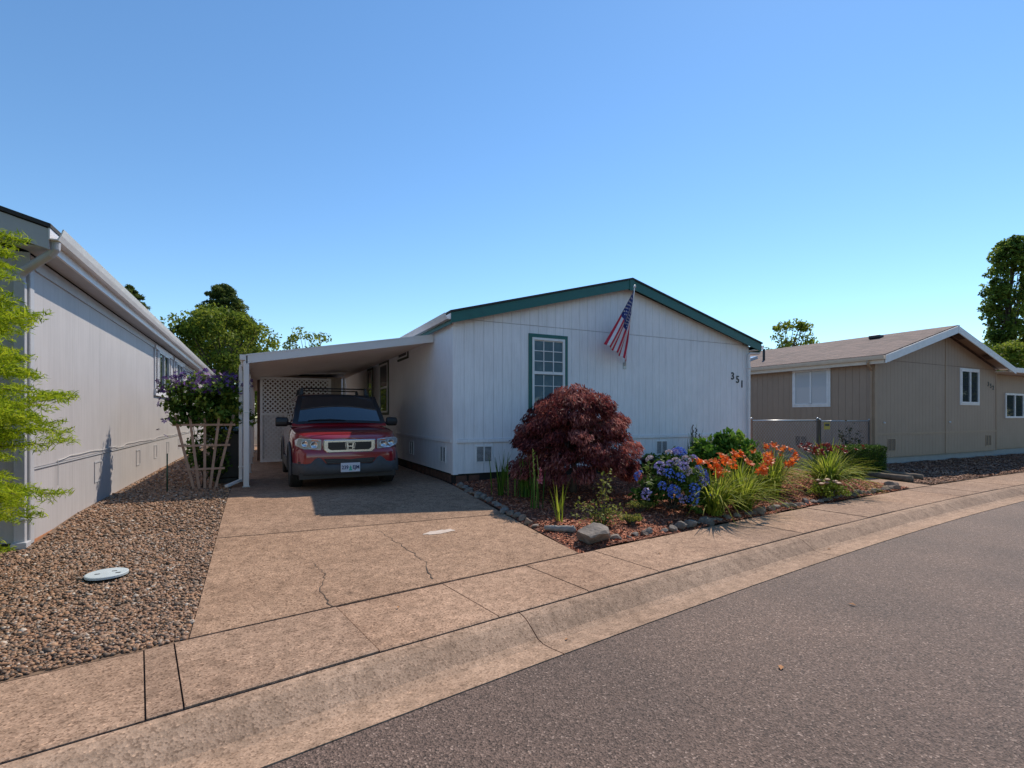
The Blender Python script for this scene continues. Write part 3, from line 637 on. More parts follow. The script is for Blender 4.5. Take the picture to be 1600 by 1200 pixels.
def shingles(name, c1, c2):
    m, n, l, p = newmat(name); co = n.new('ShaderNodeTexCoord').outputs['Object']
    mp = n.new('ShaderNodeMapping'); mp.inputs['Rotation'].default_value = (0,0,R(90)); l.new(co, mp.inputs[0])
    b = n.new('ShaderNodeTexBrick'); l.new(mp.outputs[0], b.inputs['Vector']); b.inputs['Scale'].default_value = 1; b.inputs['Brick Width'].default_value = .3; b.inputs['Row Height'].default_value = .14
    b.inputs['Mortar Size'].default_value = .008; b.inputs['Color1'].default_value = (*c1,1); b.inputs['Color2'].default_value = (*c2,1); b.inputs['Mortar'].default_value = (.05,.04,.035,1); b.inputs['Bias'].default_value = -.2
    nz = noise(n, l, co, 3, 5); r = ramp(n, [(.3,(.8,.8,.8)), (.7,(1.15,1.12,1.1))]); l.new(nz, r.inputs[0])
    l.new(mixc(n, l, 1., b.outputs['Color'], r.outputs[0], 'MULTIPLY'), p.inputs['Base Color']); p.inputs['Roughness'].default_value = .9
    bump(n, l, noise(n, l, co, 60, 2), p, .5, .01); return m
gable_roof(t, TL, TR, TY-.42, TYB+.2, TZ, TZ, TXA, TRA, shingles('brown_shingles', (.2,.135,.115), (.1,.07,.062)), .05)
barge(t, TL, TZ+.02, TXA-.04, TRA+.01, TY-.45, WHITET, .22, .03); barge(t, TXA+.04, TRA+.01, TR, TZ+.02, TY-.45, WHITET, .22, .03)
MB().box(TXA-.04,TY-.455,TRA-.2,TXA+.04,TY-.415,TRA+.04).build('apex_block', WHITET, t)
for (x0, x1, z0, z1) in ((TL,TXA,TZ,TRA), (TXA,TR,TRA,TZ)): MB().prism([(x0,TY-.415,z0-.03),(x1,TY-.415,z1-.03),(x1,TY-.415,z1-.012),(x0,TY-.415,z0-.012)], (0,.39,0)).build('soffit', TAUPET, t)
for x in (TXA+.6, TXA+2.6): 
    zz = TRA-(x-TXA)*(TA-TE)/3.85; MB().prism([(x-.2,TY-.3,zz-.034),(x+.2,TY-.3,zz-.034-.4*.278),(x+.2,TY-.12,zz-.034-.4*.278),(x-.2,TY-.12,zz-.034)], (0,0,-.012)).build('soffit_vent', pm('brown_vent', (.1,.06,.04)), t)
CREAM = pm('cream_gutter', (.72,.62,.5), rough=.4)
MB().box(TL,TY-.4,TZ-.2,TL+.025,TYB,TZ-.003).build('fascia', CREAM, t); gutter(t, (TL,TY-.44,TZ+.02), (TL,TYB,TZ+.02), (-1,0,0), CREAM)
MB().box(TL+.026,TY-.41,TZ-.18,TX0-.015,TYB,TZ-.165).build('soffit', TAUPET, t)
downspout(t, TX0-.05, TY+.06, .3, 2.75, TAUPET, (TL-.05,TY+.0,TZ-.08), None, .07)
window(t, (TX0,9.5,0), (0,1,0), (-1,0,0), 1.12, 1.85, 2.98, WHITET, WHITET, [(.04,.48,.04,.96,PANEW), (.52,.96,.04,.96,PANEW)], [(.5,.5,.03,.97,.05)], .06, .05)
window(t, (20.95,TY,0), (1,0,0), (0,-1,0), 1.26, 1.92, 3.06, WHITET, WHITET, [(.04,.48,.04,.96,PANE), (.52,.96,.04,.96,PANE)], [(.5,.5,.03,.97,.06)], .05, .06)
for x in (16.55, 22.75): vent(t, (x,TY,0), (1,0,0), (0,-1,0), .42, .45, .83, TAUPET, DARKMET)
vent(t, (TX0,10.2,0), (0,1,0), (-1,0,0), .4, .5, .85, TAUPET, DARKMET)
for s, x, z in (('3',22.95,2.62), ('5',23.14,2.56), ('2',23.33,2.5)): digit(t, s, (x,TY-.022,z), .22, NUM)
for x in (16.35, 20.2): MB().lathe([(.0,0),(.03,-.005),(.03,-.03),(.015,-.05)], (x,TY-.014,1.3), 'y', 10).build('hose_bib', WHITET, t)
# roof fittings on the slope towards the white house
sl_ = (TA-TE)/3.85; rz = lambda x: TZ+.05+(x-TL)*sl_
MB().prism([(16.6,13.2,rz(16.6)),(17.5,13.2,rz(17.5)),(17.5,14.3,rz(17.5)),(16.6,14.3,rz(16.6))], (-.03,0,.1)).build('skylight', PANEW, t)
MB().lathe([(.045,0),(.045,.45)], (16.9,12.5,rz(16.9)-.03), 'z', 10).build('vent_pipe', DARKMET, t); MB().box(18.9,9.6,rz(18.9)+.02,19.2,9.95,rz(18.9)+.14).build('roof_vent', DARKMET, t, bevel=.03)
MB().box(16.4,15.6,rz(16.4)+.0,16.75,16.2,rz(16.4)+.12).build('roof_vent', DARKMET, t)
# flat-roofed wing
MB().box(TX1+.03,TY+.27,-.1,33,16,.27).build('wing_foundation', MATS['pale_foundation'], t)
b = MB(); b.box(TX1+.02,TY+.25,.26,33,16,3.05); b.build('wing_wall', TAUPE, t)
for i in range(46): MB().box(TX1+.04+i*.2,TY+.236,.28,TX1+.04+i*.2+.194,TY+.25,3.04).build('siding_board', TAUPE, t)
b = MB(); b.box(TX1-.1,TY-.28,3.06,33.4,16.3,3.1); b.build('wing_roof', SOFFM, t); b = MB(); b.box(TX1+.12,TY-.32,3.07,33.4,TY-.285,3.24); b.build('wing_fascia', WHITET, t)
window(t, (25.0,TY+.25,0), (1,0,0), (0,-1,0), 1.6, 1.42, 2.36, WHITET, WHITET, [(.04,.48,.04,.96,PANE), (.52,.96,.04,.96,PANE)], [(.5,.5,.03,.97,.06)], .0, .07)

# --- chain-link fence and gate between the houses
fz0, fz1 = .2, 1.38
def fpt(x): return Vector((x, 8.66-(x-11.2)*.09, 0))
def chain(parent, xa, xb, z0, z1, stuffname='chain_link'):
    a, b_ = fpt(xa), fpt(xb); L = (b_-a).length; u = (b_-a)/L; H = z1-z0; st_ = .1; V = MB(); r = .0024
    for sg in (1, -1):
        c = -H
        while c < L+H:
            if sg == 1: s0, s1 = max(0, c), min(L, c+H); q = (s0, s0-c), (s1, s1-c)
            else: s0, s1 = max(0, c-H), min(L, c); q = (s0, c-s0), (s1, c-s1)
            if s1-s0 > .02:
                P = [a+u*q[0][0]+Vector((0,.004*sg,z0+q[0][1])), a+u*q[1][0]+Vector((0,.004*sg,z0+q[1][1]))]; V.tube(P, r, 3, cap=False)
            c += st_
    o = V.build(stuffname, GALV, parent); o['kind'] = 'stuff'; return o
def rail(parent, xa, xb, z, r=.02, name='rail'): MB().tube([fpt(xa)+Vector((0,0,z)), fpt(xb)+Vector((0,0,z))], r, 8).build(name, GALV, parent, True)
def fpost(parent, x, r=.03, zt=fz1+.04, name='post'):
    p = fpt(x); b = MB(); b.lathe([(r,0),(r,zt-G(p.x,p.y)),(r*1.25,zt-G(p.x,p.y)),(r*1.1,zt-G(p.x,p.y)+.03),(.004,zt-G(p.x,p.y)+.045)], (p.x,p.y,G(p.x,p.y)), 'z', 12); b.build(name, GALV, parent, True)
f1 = empty('chain_link_fence', fpt(11.2)+Vector((0,0,.25))); tag(f1, 'galvanised chain link fence running from the white house to the gate post', 'fence')
for x in (11.22, 13.62): fpost(f1, x)
rail(f1, 11.22, 13.62, fz1); chain(f1, 11.24, 13.6, fz0, fz1-.01)
f2 = empty('chain_link_gate', fpt(13.75)+Vector((0,0,.25))); tag(f2, 'chain link gate with tubular frame beside the taupe house', 'gate')
for x in (13.72, 15.72): fpost(f2, x, .022, fz1, 'frame_upright')
rail(f2, 13.72, 15.72, fz1-.02, .018); rail(f2, 13.72, 15.72, fz0+.05, .018); chain(f2, 13.74, 15.7, fz0+.05, fz1-.02)
sg = MB(); p = fpt(13.95); sg.box(p.x-.13,p.y-.03,1.13,p.x+.13,p.y-.022,1.32); sgo = sg.build('warning_sign', pm('sign_yellow', (.55,.38,.04), rough=.5)); tag(sgo, 'small yellow sign hanging on the chain link gate', 'sign')
MB().box(p.x-.1,p.y-.0335,1.22,p.x+.1,p.y-.0303,1.29).build('print', BLACK, sgo)

# ------------------------------------------------------------------ car
RED = pm('maroon_paint', (.27,.011,.02), (.24,.01,.018), 2, .28, coat=1., spec=.5)
CLAD = pm('grey_cladding', (.06,.064,.07), (.048,.05,.055), 20, .6, bmp=.1, bscale=200)
CHROME = pm('satin_chrome', (.62,.63,.65), (.58,.59,.6), 3, .22, metal=.85)
LAMPG = pm('lamp_clear', (.62,.64,.66), (.45,.47,.5), 25, .12, metal=.4, coat=1.)
AMBER = pm('lamp_amber', (.75,.2,.03), rough=.2, coat=1.)
CARX, CARY, CARZ = 1.36, 8.72, .235
def car():
    c = empty('car', (CARX, CARY+2.15, CARZ)); tag(c, 'dark red boxy sport utility car with grey bumper and roof rack under the carport', 'car')
    def T(b): 
        b.v = [(CARX+x, CARY+y, CARZ+z) for x, y, z in b.v]; return b
    # lower body, lofted from front to rear: (y, half width, bottom, shoulder, hood edge, centre height)
    S = [(.03,.40,.50,.80,.875,.90), (.06,.54,.48,.82,.895,.925), (.11,.65,.46,.84,.92,.95), (.18,.75,.42,.87,.95,.98), (.29,.82,.39,.9,.975,1.005), (.45,.865,.36,.93,1.0,1.03), (.8,.885,.34,.97,1.035,1.065), (1.12,.89,.33,1.0,1.065,1.10),
         (1.5,.892,.33,1.02,1.08,1.11), (2.6,.892,.33,1.04,1.09,1.11), (3.6,.89,.34,1.05,1.09,1.11), (4.1,.87,.38,1.05,1.09,1.11), (4.24,.83,.42,1.03,1.08,1.1)]
    b = MB(); rings = []
    for (y, wd, zb, zs, zh, zc_) in S:
        half = [(0,zb), (wd*.8,zb), (wd*.97,zb+.06), (wd,zb+.2), (wd,zs-.12), (wd*.985,zs-.03), (wd*.95,zh-.015), (wd*.86,zh+.005), (wd*.5,zc_-.004), (0,zc_)]
        ring = half + [(-x, z) for x, z in half[-2:0:-1]]; rings.append([(x, y, z) for x, z in ring])
    n = len(rings[0]); vs = [q for r in rings for q in r]
    fs = [(i*n+j, (i+1)*n+j, (i+1)*n+(j+1) % n, i*n+(j+1) % n) for i in range(len(S)-1) for j in range(n)] + [tuple(range(n)), tuple(range((len(S)-1)*n, len(S)*n))[::-1]]
    b.add(vs, fs); T(b); me = b.mesh('body'); body = link('body', me, [RED, BLACK], c)
    cut = MB(); 
    for y in (.87, 3.44):
        for s in (-1, 1): cut.lathe([(.395,-.3),(.395,.3)], (s*.82,y,.345), 'x', 32, 0)
    T(cut); cme = cut.mesh('cut'); co_ = bpy.data.objects.new('cut', cme); cme.materials.append(BLACK); COL.objects.link(co_)
    md = body.modifiers.new('arch', 'BOOLEAN'); md.object = co_; md.operation = 'DIFFERENCE'; md.solver = 'EXACT'
    bpy.context.view_layer.update(); dg = bpy.context.evaluated_depsgraph_get(); nm = bpy.data.meshes.new_from_object(body.evaluated_get(dg)); body.modifiers.clear(); body.data = nm; nm.name = 'body'
    bpy.data.objects.remove(co_)
    nm.polygons.foreach_set('use_smooth', [True]*len(nm.polygons)); nm.set_sharp_from_angle(angle=R(28))
    # cabin: pillars and roof
    b = MB(); C = [(1.04,.83,1.07,.80,1.085), (1.09,.835,1.07,.80,1.13), (1.50,.845,1.07,.69,1.615), (1.62,.848,1.07,.675,1.668), (2.0,.85,1.07,.672,1.70), (3.4,.85,1.07,.67,1.71), (3.98,.845,1.07,.665,1.69), (4.08,.84,1.07,.66,1.65), (4.22,.82,1.07,.73,1.12)]
    rings = []
    for (y, wb, zb, wt, zt_) in C:
        f_ = min(1, (zt_-zb)/.6)
        half = [(0,zb), (wb,zb), (wb+(wt+.035-wb)*.93, zb+(zt_-zb)*.86), (wt, zt_-.025*f_), (wt*.85, zt_-.003*f_), (0, zt_+.012*f_)]
        rings.append([(x, y, z) for x, z in half + [(-x, z) for x, z in half[-2:0:-1]]])
    n = len(rings[0]); b.add([q for r in rings for q in r], [(i*n+j, (i+1)*n+j, (i+1)*n+(j+1) % n, i*n+(j+1) % n) for i in range(len(C)-1) for j in range(n)] + [tuple(range(n)), tuple(range((len(C)-1)*n, len(C)*n))[::-1]])
    o = T(b).build('cabin', RED, c, True); o.data.set_sharp_from_angle(angle=R(30))
    # windscreen: a bowed pane between black pillar trims
    def wpt(u, v, off):                          # u -1..1 across, v 0..1 up
        y = 1.095+(1.505-1.095)*v; z = 1.125+(1.625-1.125)*v; wd = .795+(.685-.795)*v
        bow = .05*(1-u*u)+.02*(1-(2*v-1)**2); nrm = Vector((0,-.773,.634))
        return Vector((u*wd, y, z)) + nrm*(off+bow)
    def sheet(u0, u1, v0, v1, off, m, name, par):
        b = MB(); nu, nv = 14, 8
        b.add([wpt(u0+(u1-u0)*i/nu, v0+(v1-v0)*j/nv, off) for i in range(nu+1) for j in range(nv+1)], [(i*(nv+1)+j, (i+1)*(nv+1)+j, (i+1)*(nv+1)+j+1, i*(nv+1)+j+1) for i in range(nu) for j in range(nv)])
        return T(b).build(name, m, par, True)
    ws = sheet(-1.05, 1.05, -.03, 1.05, .006, BLACK, 'windscreen_surround', c)
    sheet(-.925, .925, .045, .955, .011, CARGL, 'windscreen', ws)
    for s in (-1, 1):
        b = MB(); b.tube([wpt(s*.1, .03, .02), wpt(s*.1-.35, .07, .022), wpt(s*.1-.62, .05, .022)], .008, 6); T(b).build('wiper', BLACK, ws)
    # side glass
    for s in (-1, 1):
        for (ya, yb, yc, yd) in ((1.3,2.26,2.26,1.62), (2.36,3.22,3.22,2.36), (3.32,4.0,3.94,3.32)):
            lo, hi = 1.16, 1.55; xl = lambda z: s*(.852+(.715-.852)*(z-1.07)/.5)
            q = [(xl(lo),ya,lo), (xl(lo),yb,lo), (xl(hi),yc,hi), (xl(hi),yd,hi)]; T(MB().prism(q, (s*.012,0,.003))).build('side_window', CARGL, c)
        b = MB(); b.tube([(s*.84,1.33,1.12),(s*.93,1.3,1.13)], .03, 8); b2 = MB(); b2.lathe([(.03,-.1),(.085,-.1),(.095,-.06),(.09,.1),(.03,.12)], (s*1.0,1.31,1.16), 'x', 12)
        b2.v = [(x, 1.31+(y-1.31)*.55, 1.16+(z-1.16)*.95) for x, y, z in b2.v]; m = T(b).build('mirror_arm', BLACK, c, True); T(b2).build('mirror', BLACK, m, bevel=.015)
        # cladding along the sills and fenders
        T(MB().box(s*.86, 1.3, .28, s*.905, 3.0, .46)).build('sill_cladding', CLAD, c, bevel=.02)
        for y in (.87, 3.44):
            b = MB(); prof = []
            for a in np.linspace(-8, 188, 22):
                prof.append((math.cos(R(a)), math.sin(R(a))))
            vs = []; 
            for (ca, sa) in prof:
                for (rr, xx) in ((.385,.86), (.385,.915), (.47,.912), (.485,.88)): vs.append((s*xx, y+ca*rr, .345+sa*rr))
            fs = [(i*4+j, (i+1)*4+j, (i+1)*4+(j+1) % 4, i*4+(j+1) % 4) for i in range(len(prof)-1) for j in range(4)]
            b.add(vs, fs); T(b).build('wheel_arch', CLAD, c, True)
            wl = empty('wheel', (0,0,0)); wl.location = (CARX+s*.79, CARY+y, CARZ+.335); attach_basis(wl, c)
            b = MB(); b.lathe([(.2,-.1),(.3,-.105),(.328,-.085),(.335,-.05),(.335,.05),(.328,.085),(.3,.105),(.2,.1)], (s*.79,y,.335), 'x', 32); T(b).build('tyre', RUB, wl, True)
            b = MB(); b.lathe([(.0,.05),(.05,.075),(.07,.06),(.2,.07),(.215,.095),(.222,.1),(.2,-.02)], (s*.79,y,.335), 'x', 24)
            if s < 0: b.v = [(2*s*.79-x, yy, z) for x, yy, z in b.v]
            T(b).build('rim', GALV, wl, True)
    # bumper and front end
    def front(pts, y0, dy, m, name, bev=.008, par=None, bow=.07):   # outline in x,z; the face bows back towards the corners
        b = MB(); b.prism([(x, y0+bow*(abs(x)/.8)**3, z) for x, z in pts], (0,dy,0)); return T(b).build(name, m, par or c, bevel=bev)
    # wrap-round lower bumper built as a lofted band
    xs = np.linspace(-1, 1, 33); vs = []; 
    for u in xs:
        x = .885*math.sin(u*math.pi/2*1.0) if abs(u) < 1 else .885*u; a = abs(u); x = .885*(u if a < .8 else math.copysign(.8+.2*math.sin((a-.8)/.2*math.pi/2)*.95, u)); y = -.035 + .09*a**2 + (0 if a < .8 else .42*((a-.8)/.2)**1.6)
        top = .475 if a < .42 else (.475+(.60-.475)*min(1, (a-.42)/.1) if a < .60 else (.60-(.11)*min(1, (a-.6)/.1)))
        for (dy, z) in ((.03,.295), (0,.32), (-.012,.38), (0,top-.03), (.02,top), (.1,top)): vs.append((x, y+dy, z))
    b = MB(); b.add(vs, [(i*6+j, (i+1)*6+j, (i+1)*6+j+1, i*6+j+1) for i in range(32) for j in range(5)]); bp = T(b).build('bumper', CLAD, c, True)
    b = MB(); b.box(-.78,.06,.23,.78,.4,.34); T(b).build('undertray', BLACK, c)
    # painted band between bumper and grille
    vs = []
    for u in xs:
        a = abs(u); x = .872*(u if a < .8 else math.copysign(.8+.2*math.sin((a-.8)/.2*math.pi/2)*.95, u)); y = -.012 + .085*a**2 + (0 if a < .8 else .36*((a-.8)/.2)**1.6)
        for (dy, z) in ((.0,.42), (-.012,.56), (-.012,.64), (.004,.69), (.03,.72)): vs.append((x, y+dy, z))
    b = MB(); b.add(vs, [(i*5+j, (i+1)*5+j, (i+1)*5+j+1, i*5+j+1) for i in range(32) for j in range(4)]); T(b).build('bumper_cover', RED, c, True)
    front([(-.36,.475),(.36,.475),(.42,.56),(-.42,.56)], -.032, .03, BLACK, 'lower_intake', .006)
    for z in (.5,.53): front([(-.36,z),(.36,z),(.36,z+.008),(-.36,z+.008)], -.037, .01, CLAD, 'intake_bar', 0)
    gr = front([(-.42,.71),(-.36,.655),(.36,.655),(.42,.71),(.42,.875),(-.42,.875)], -.02, .06, CHROME, 'grille_surround', .015, bow=.03)
    front([(-.35,.735),(-.31,.70),(.31,.70),(.35,.735),(.35,.832),(-.35,.832)], -.0235, .01, BLACK, 'grille', .004, gr, .03)
    for z in (.725,.755,.785,.812): front([(-.335,z),(.335,z),(.335,z+.007),(-.335,z+.007)], -.027, .006, DARKMET, 'grille_bar', 0, gr, .03)
    b = MB()                                     # the upright H emblem in its rounded frame
    for s in (-1, 1):
        b.prism([(s*.028,-.04,.715),(s*.046,-.04,.715),(s*.062,-.04,.815),(s*.036,-.04,.815)], (0,.012,0))
        b.bar((s*.066,-.036,.722), (s*.08,-.036,.81), .009, .012, up=(0,1,0))
    b.box(-.032,-.0395,.752,.032,-.029,.772); b.bar((-.066,-.036,.708), (.066,-.036,.708), .009, .012, up=(0,1,0)); b.bar((-.078,-.036,.82), (.078,-.036,.82), .009, .012, up=(0,1,0))
    T(b).build('emblem', CHROME, gr)
    for s in (-1, 1):
        pts = [(s*.45,.70),(s*.45,.875),(s*.80,.90),(s*.845,.86),(s*.835,.775),(s*.7,.715)]
        hl = front(pts, -.025, .09, LAMPG, 'headlight', .015, bow=.17)
        for (x, z, r_) in ((s*.56,.79,.06), (s*.70,.81,.055)):
            b = MB(); yy = -.028+.17*(abs(x)/.8)**3; b.lathe([(r_,0),(r_*.96,-.012),(r_*.8,-.006),(r_*.35,.012),(.003,.014)], (x,yy,z), 'y', 18); T(b).build('reflector', CHROME, hl, True)
        front([(s*.50,.85),(s*.60,.858),(s*.60,.873),(s*.50,.865)], -.032, .01, AMBER, 'indicator', 0, hl, .17)
        front([(s*.62,.47),(s*.80,.5),(s*.80,.515),(s*.62,.515)], -.0, .02, BLACK, 'lamp_recess', 0, None, .1)
    b = MB(); b.bar((-.72,.155,1.0), (.72,.155,1.0), .012, .006); T(b).build('hood_seam', BLACK, c)
    # plate
    pl = front([(-.155,.335),(.155,.335),(.155,.487),(-.155,.487)], -.062, .012, pm('plate_white', (.62,.62,.68), (.5,.56,.66), 20, .4), 'number_plate', .004, None, 0)
    b = MB(); b.prism([(-.03,0,0),(.03,0,0),(.012,0,.04),(.02,0,.04),(0,0,.09),(-.02,0,.04),(-.012,0,.04)], (0,.002,0)); b.v = [(x, -.0645+y, .36+z) for x, y, z in b.v]; T(b).build('plate_tree', pm('plate_green', (.05,.42,.3)), pl)
    for s_, x in (('239',-.088), ('EJM',.088)):
        me = text_mesh(s_, .085, .0015, 'plate_text'); me.transform(Matrix.Translation((CARX+x, CARY-.0645, CARZ+.41)) @ Matrix.Rotation(R(90), 4, 'X') @ Matrix.Scale(.85, 4, (1,0,0))); link('plate_text', me, pm('plate_ink', (.02,.03,.12)) if s_ == '239' else MATS['plate_ink'], pl)
    # roof rack
    for y in (1.95, 3.0):
        b = MB(); b.tube([(-.62,y,1.815),(.62,y,1.815)], .013, 8); r = T(b).build('rack_bar', DARKMET, c, True)
        for s in (-1, 1): T(MB().prism([(s*.67,y-.05,1.665),(s*.58,y-.05,1.69),(s*.585,y-.025,1.83),(s*.625,y-.025,1.83)], (0,.08,0))).build('rack_foot', BLACK, r, bevel=.01)
    T(MB().lathe([(.004,0),(.003,.35)], (.5,3.9,1.7), 'z', 6)).build('aerial', BLACK, c)
    return c
def attach_basis(o, parent):
    o.parent = parent; o.matrix_parent_inverse = worldm(parent).inverted()
car()

# ------------------------------------------------------------------ foliage tools
def leaf_quads(P, size, asp=.5, up=.4, out=None, droop=0.):
    """leaf-sized rhombs, lightly folded; P (n,3); out: preferred direction of the leaf's axis"""
    n = len(P); d = RNG.normal(0, 1, (n,3)); 
    if out is not None: d = d*.6 + out
    d[:,2] -= droop; d /= np.linalg.norm(d, axis=1)[:,None]+1e-9
    nn = RNG.normal(0, 1, (n,3)); nn[:,2] += up*3; s = np.cross(d, nn); s /= np.linalg.norm(s, axis=1)[:,None]+1e-9
    nrm = np.cross(s, d); L = (size*RNG.uniform(.65, 1.35, n))[:,None]
    V = np.stack([P-d*L*.5, P+s*L*asp*.5+nrm*L*.08, P+d*L*.5, P-s*L*asp*.5+nrm*L*.08], 1)
    return V
def leaves(name, P, size, mat, parent, asp=.5, up=.4, out=None, droop=0., rnd=None, kind='stuff'):
    V = leaf_quads(P, size, asp, up, out, droop); n = len(P); F = np.arange(n*4).reshape(-1,4)
    r = RNG.uniform(0, 1, n) if rnd is None else np.clip(rnd+RNG.normal(0,.18,n), 0, 1)
    return np_mesh(name, V.reshape(-1,3), F, mat, parent, np.repeat(r, 4), kind=kind)
def clumps(C, rad, n, flat=.7):
    """n points round each clump centre, denser towards its shell"""
    C = np.asarray(C); k = len(C); d = RNG.normal(0, 1, (k, n, 3)); d /= np.linalg.norm(d, axis=2)[:,:,None]
    rr = RNG.uniform(.35, 1.05, (k, n, 1))**.6; P = C[:,None,:] + d*rr*np.asarray(rad).reshape(-1,1,1)*np.array([1,1,flat]); return P.reshape(-1,3)
def tree(name, base, height, crown, label, leafm, nclump, nleaf, lsize, trunk_r, group=None, clump_r=.55, shape='round', asp=.55, gap=0.):
    """crown = (rx, ry, z0): ellipsoid or cone of leaf clumps on limbs"""
    bx, by, bz = base; t_ = empty(name, base); tag(t_, label, 'tree', group)
    rx, ry, z0 = crown; C = []; rads = []
    while len(C) < nclump:
        v = RNG.uniform(0, 1); a = RNG.uniform(0, 2*np.pi)
        if shape == 'round': prof = math.sqrt(max(.02, 1-(2*v-1)**2*.96)) ; prof *= (1 if v > .3 else .9)
        elif shape == 'cone': prof = (1-v)**.7*1.0+.04
        else: prof = .35+.65*math.sin(math.pi*min(1, v*.9+.12))**.7
        r = RNG.uniform(.25, 1)**.5*prof*RNG.uniform(.8, 1.12); C.append((bx+rx*r*math.cos(a), by+ry*r*math.sin(a), bz+z0+(height-z0)*v)); rads.append(clump_r*RNG.uniform(.6, 1.3)*(1 if shape != 'cone' else (1.15-.75*v)))
    C = np.array(C); P = clumps(C, rads, nleaf, .75 if shape != 'cone' else .5)
    cr = np.repeat(RNG.uniform(.2,.8,nclump), nleaf)
    leaves('crown', P, lsize, leafm, t_, asp, .5, None, .15, cr, kind=None)
    b = MB(); lean = RNG.normal(0,.02,2)*height
    tz = bz+z0+(height-z0)*(.8 if shape != 'round' else .55); b.tube([(bx,by,bz-.1),(bx+lean[0]*.3,by+lean[1]*.3,bz+z0*.6),(bx+lean[0],by+lean[1],tz)], [trunk_r*1.25,trunk_r,trunk_r*.3], 8)
    for q in C[::max(1, len(C)//40)]:
        f = RNG.uniform(.45,.9); zb_ = min(bz+z0*.5+(q[2]-bz-z0*.5)*f*.8, tz); st_ = Vector((bx+lean[0]*f, by+lean[1]*f, max(zb_, bz+z0*.4))); e = Vector(q); m_ = st_.lerp(e, .5)+Vector((0,0,.06*height*.5))
        b.tube([st_, m_, e], [trunk_r*.32, trunk_r*.2, trunk_r*.06], 5, cap=False)
    b.build('trunk', BARK, t_, True); return t_
LF_D = leafmat('leaf_conifer_dark', (.035,.065,.018), (.09,.13,.028), (.19,.22,.045), .45)
LF_M = leafmat('leaf_midgreen', (.06,.1,.015), (.17,.225,.028), (.34,.37,.05), .5)
LF_Y = leafmat('leaf_yellowgreen', (.08,.13,.015), (.2,.26,.03), (.36,.38,.06), .5)
LF_P = leafmat('leaf_poplar', (.05,.1,.02), (.14,.21,.035), (.3,.36,.06), .6)
def at(px, zc_): return c2w((px-800)/782*zc_, zc_)
x, y = at(348, 30); tree('conifer_tree', (x, y, .2), 9.1, (3.5, 3.2, 2.0), 'tall dark conifer rising behind the bright leafy tree', LF_D, 420, 90, .2, .22, None, .6, 'cone', .35)
x, y = at(345, 25); tree('leafy_tree', (x, y, .2), 6.5, (2.8, 2.4, .5), 'bright green leafy tree growing beyond the carport', LF_M, 300, 75, .17, .16, None, .5, 'round', .6)
x, y = at(206, 34); tree('conifer_tree', (x, y, .2), 10.2, (2.0, 2.0, 3.0), 'conifer top showing above the grey house roof', LF_D, 180, 110, .22, .2, None, .6, 'cone', .35)
x, y = at(478, 23); tree('leafy_tree', (x, y, .2), 5.2, (1.6, 1.4, 1.5), 'sparse young tree whose twigs show above the carport roof', LF_M, 42, 60, .13, .08, None, .32, 'round', .55)
x, y = at(1238, 31); tree('leafy_tree', (x, y, .2), 7.0, (1.9, 1.7, 2.0), 'yellow green tree with upright shoots behind the taupe house', LF_Y, 75, 90, .17, .13, None, .42, 'round', .6)
x, y = at(1578, 40); tree('poplar_tree', (x, y, .2), 15.4, (1.7, 1.7, 1.5), 'tall columnar poplar with a narrow crown beyond the taupe house', LF_P, 260, 75, .25, .2, None, .55, 'column', .7)
x, y = at(1650, 41); tree('poplar_tree', (x, y, .2), 17.5, (2.1, 2.0, 1.5), 'broader poplar standing next to the narrow poplar', LF_P, 300, 75, .25, .24, None, .58, 'column', .7)
x, y = at(1574, 33); tree('leafy_tree', (x, y, .2), 5.9, (2.2, 2.0, .8), 'yellow green bushy tree below the poplars', LF_Y, 150, 90, .18, .12, None, .45, 'round', .6)

# ------------------------------------------------------------------ garden plants
def near_conifer():
    bx, by = -2.5, 5.08; bz = G(bx, by); t_ = empty('young_conifer', (bx, by, bz)); tag(t_, 'young bright green conifer with feathery branches before the grey house corner', 'tree')
    lm = leafmat('needle_bright', (.12,.2,.01), (.34,.45,.02), (.55,.6,.04), .5); b = MB(); b.tube([(bx,by,bz-.05),(bx,by,bz+1.7),(bx+.02,by,bz+4.3)], [.06,.04,.008], 8)
    V = []; H = 4.2; 
    for i in range(520):
        v = (i+.5)/520; z = bz+.62+(H-.62)*v; a = i*2.399+random.uniform(-.3,.3); L = (min(1, .55+2.6*v)*1.08*(1-v)**.7+.1)*random.uniform(.75,1.15)
        if math.sin(a) > .5: L *= .85
        d = np.array([math.cos(a), math.sin(a), random.uniform(-.25,.5)]); p0 = np.array([bx, by, z]); p1 = p0+d*L; p1[2] -= L*L*.16
        b.tube([p0, (p0+p1)/2+np.array([0,0,.04]), p1], [.011,.007,.002], 4, cap=False)
        m = 14
        for k in range(m):                       # side twigs with needles all round, drooping at the tips
            f = .15+.85*k/(m-1); q = p0+(p1-p0)*f+np.array([0,0,.04*4*f*(1-f)*.5])
            for s in (-1, 1):
                sd = np.array([-d[1]*s, d[0]*s, random.uniform(-.55,.5)])*random.uniform(.5,1.1)+d*.9; sd /= np.linalg.norm(sd); tl = L*.32*(1.15-f)+.09; n_ = 34
                t_s = np.linspace(0, 1, n_)[:,None]; Q = q+sd*tl*t_s+RNG.normal(0,.011,(n_,3)); Q[:,2] -= .07*(t_s[:,0]*tl/.3)**2; V.append((Q, np.tile(sd, (n_,1))+RNG.normal(0,.55,(n_,3))))
    P = np.vstack([q for q, _ in V]); O = np.vstack([o for _, o in V])
    leaves('needles', P, .058, lm, t_, .13, .3, O*.9, 0, None, None); b.build('trunk', BARK, t_, True)
near_conifer()

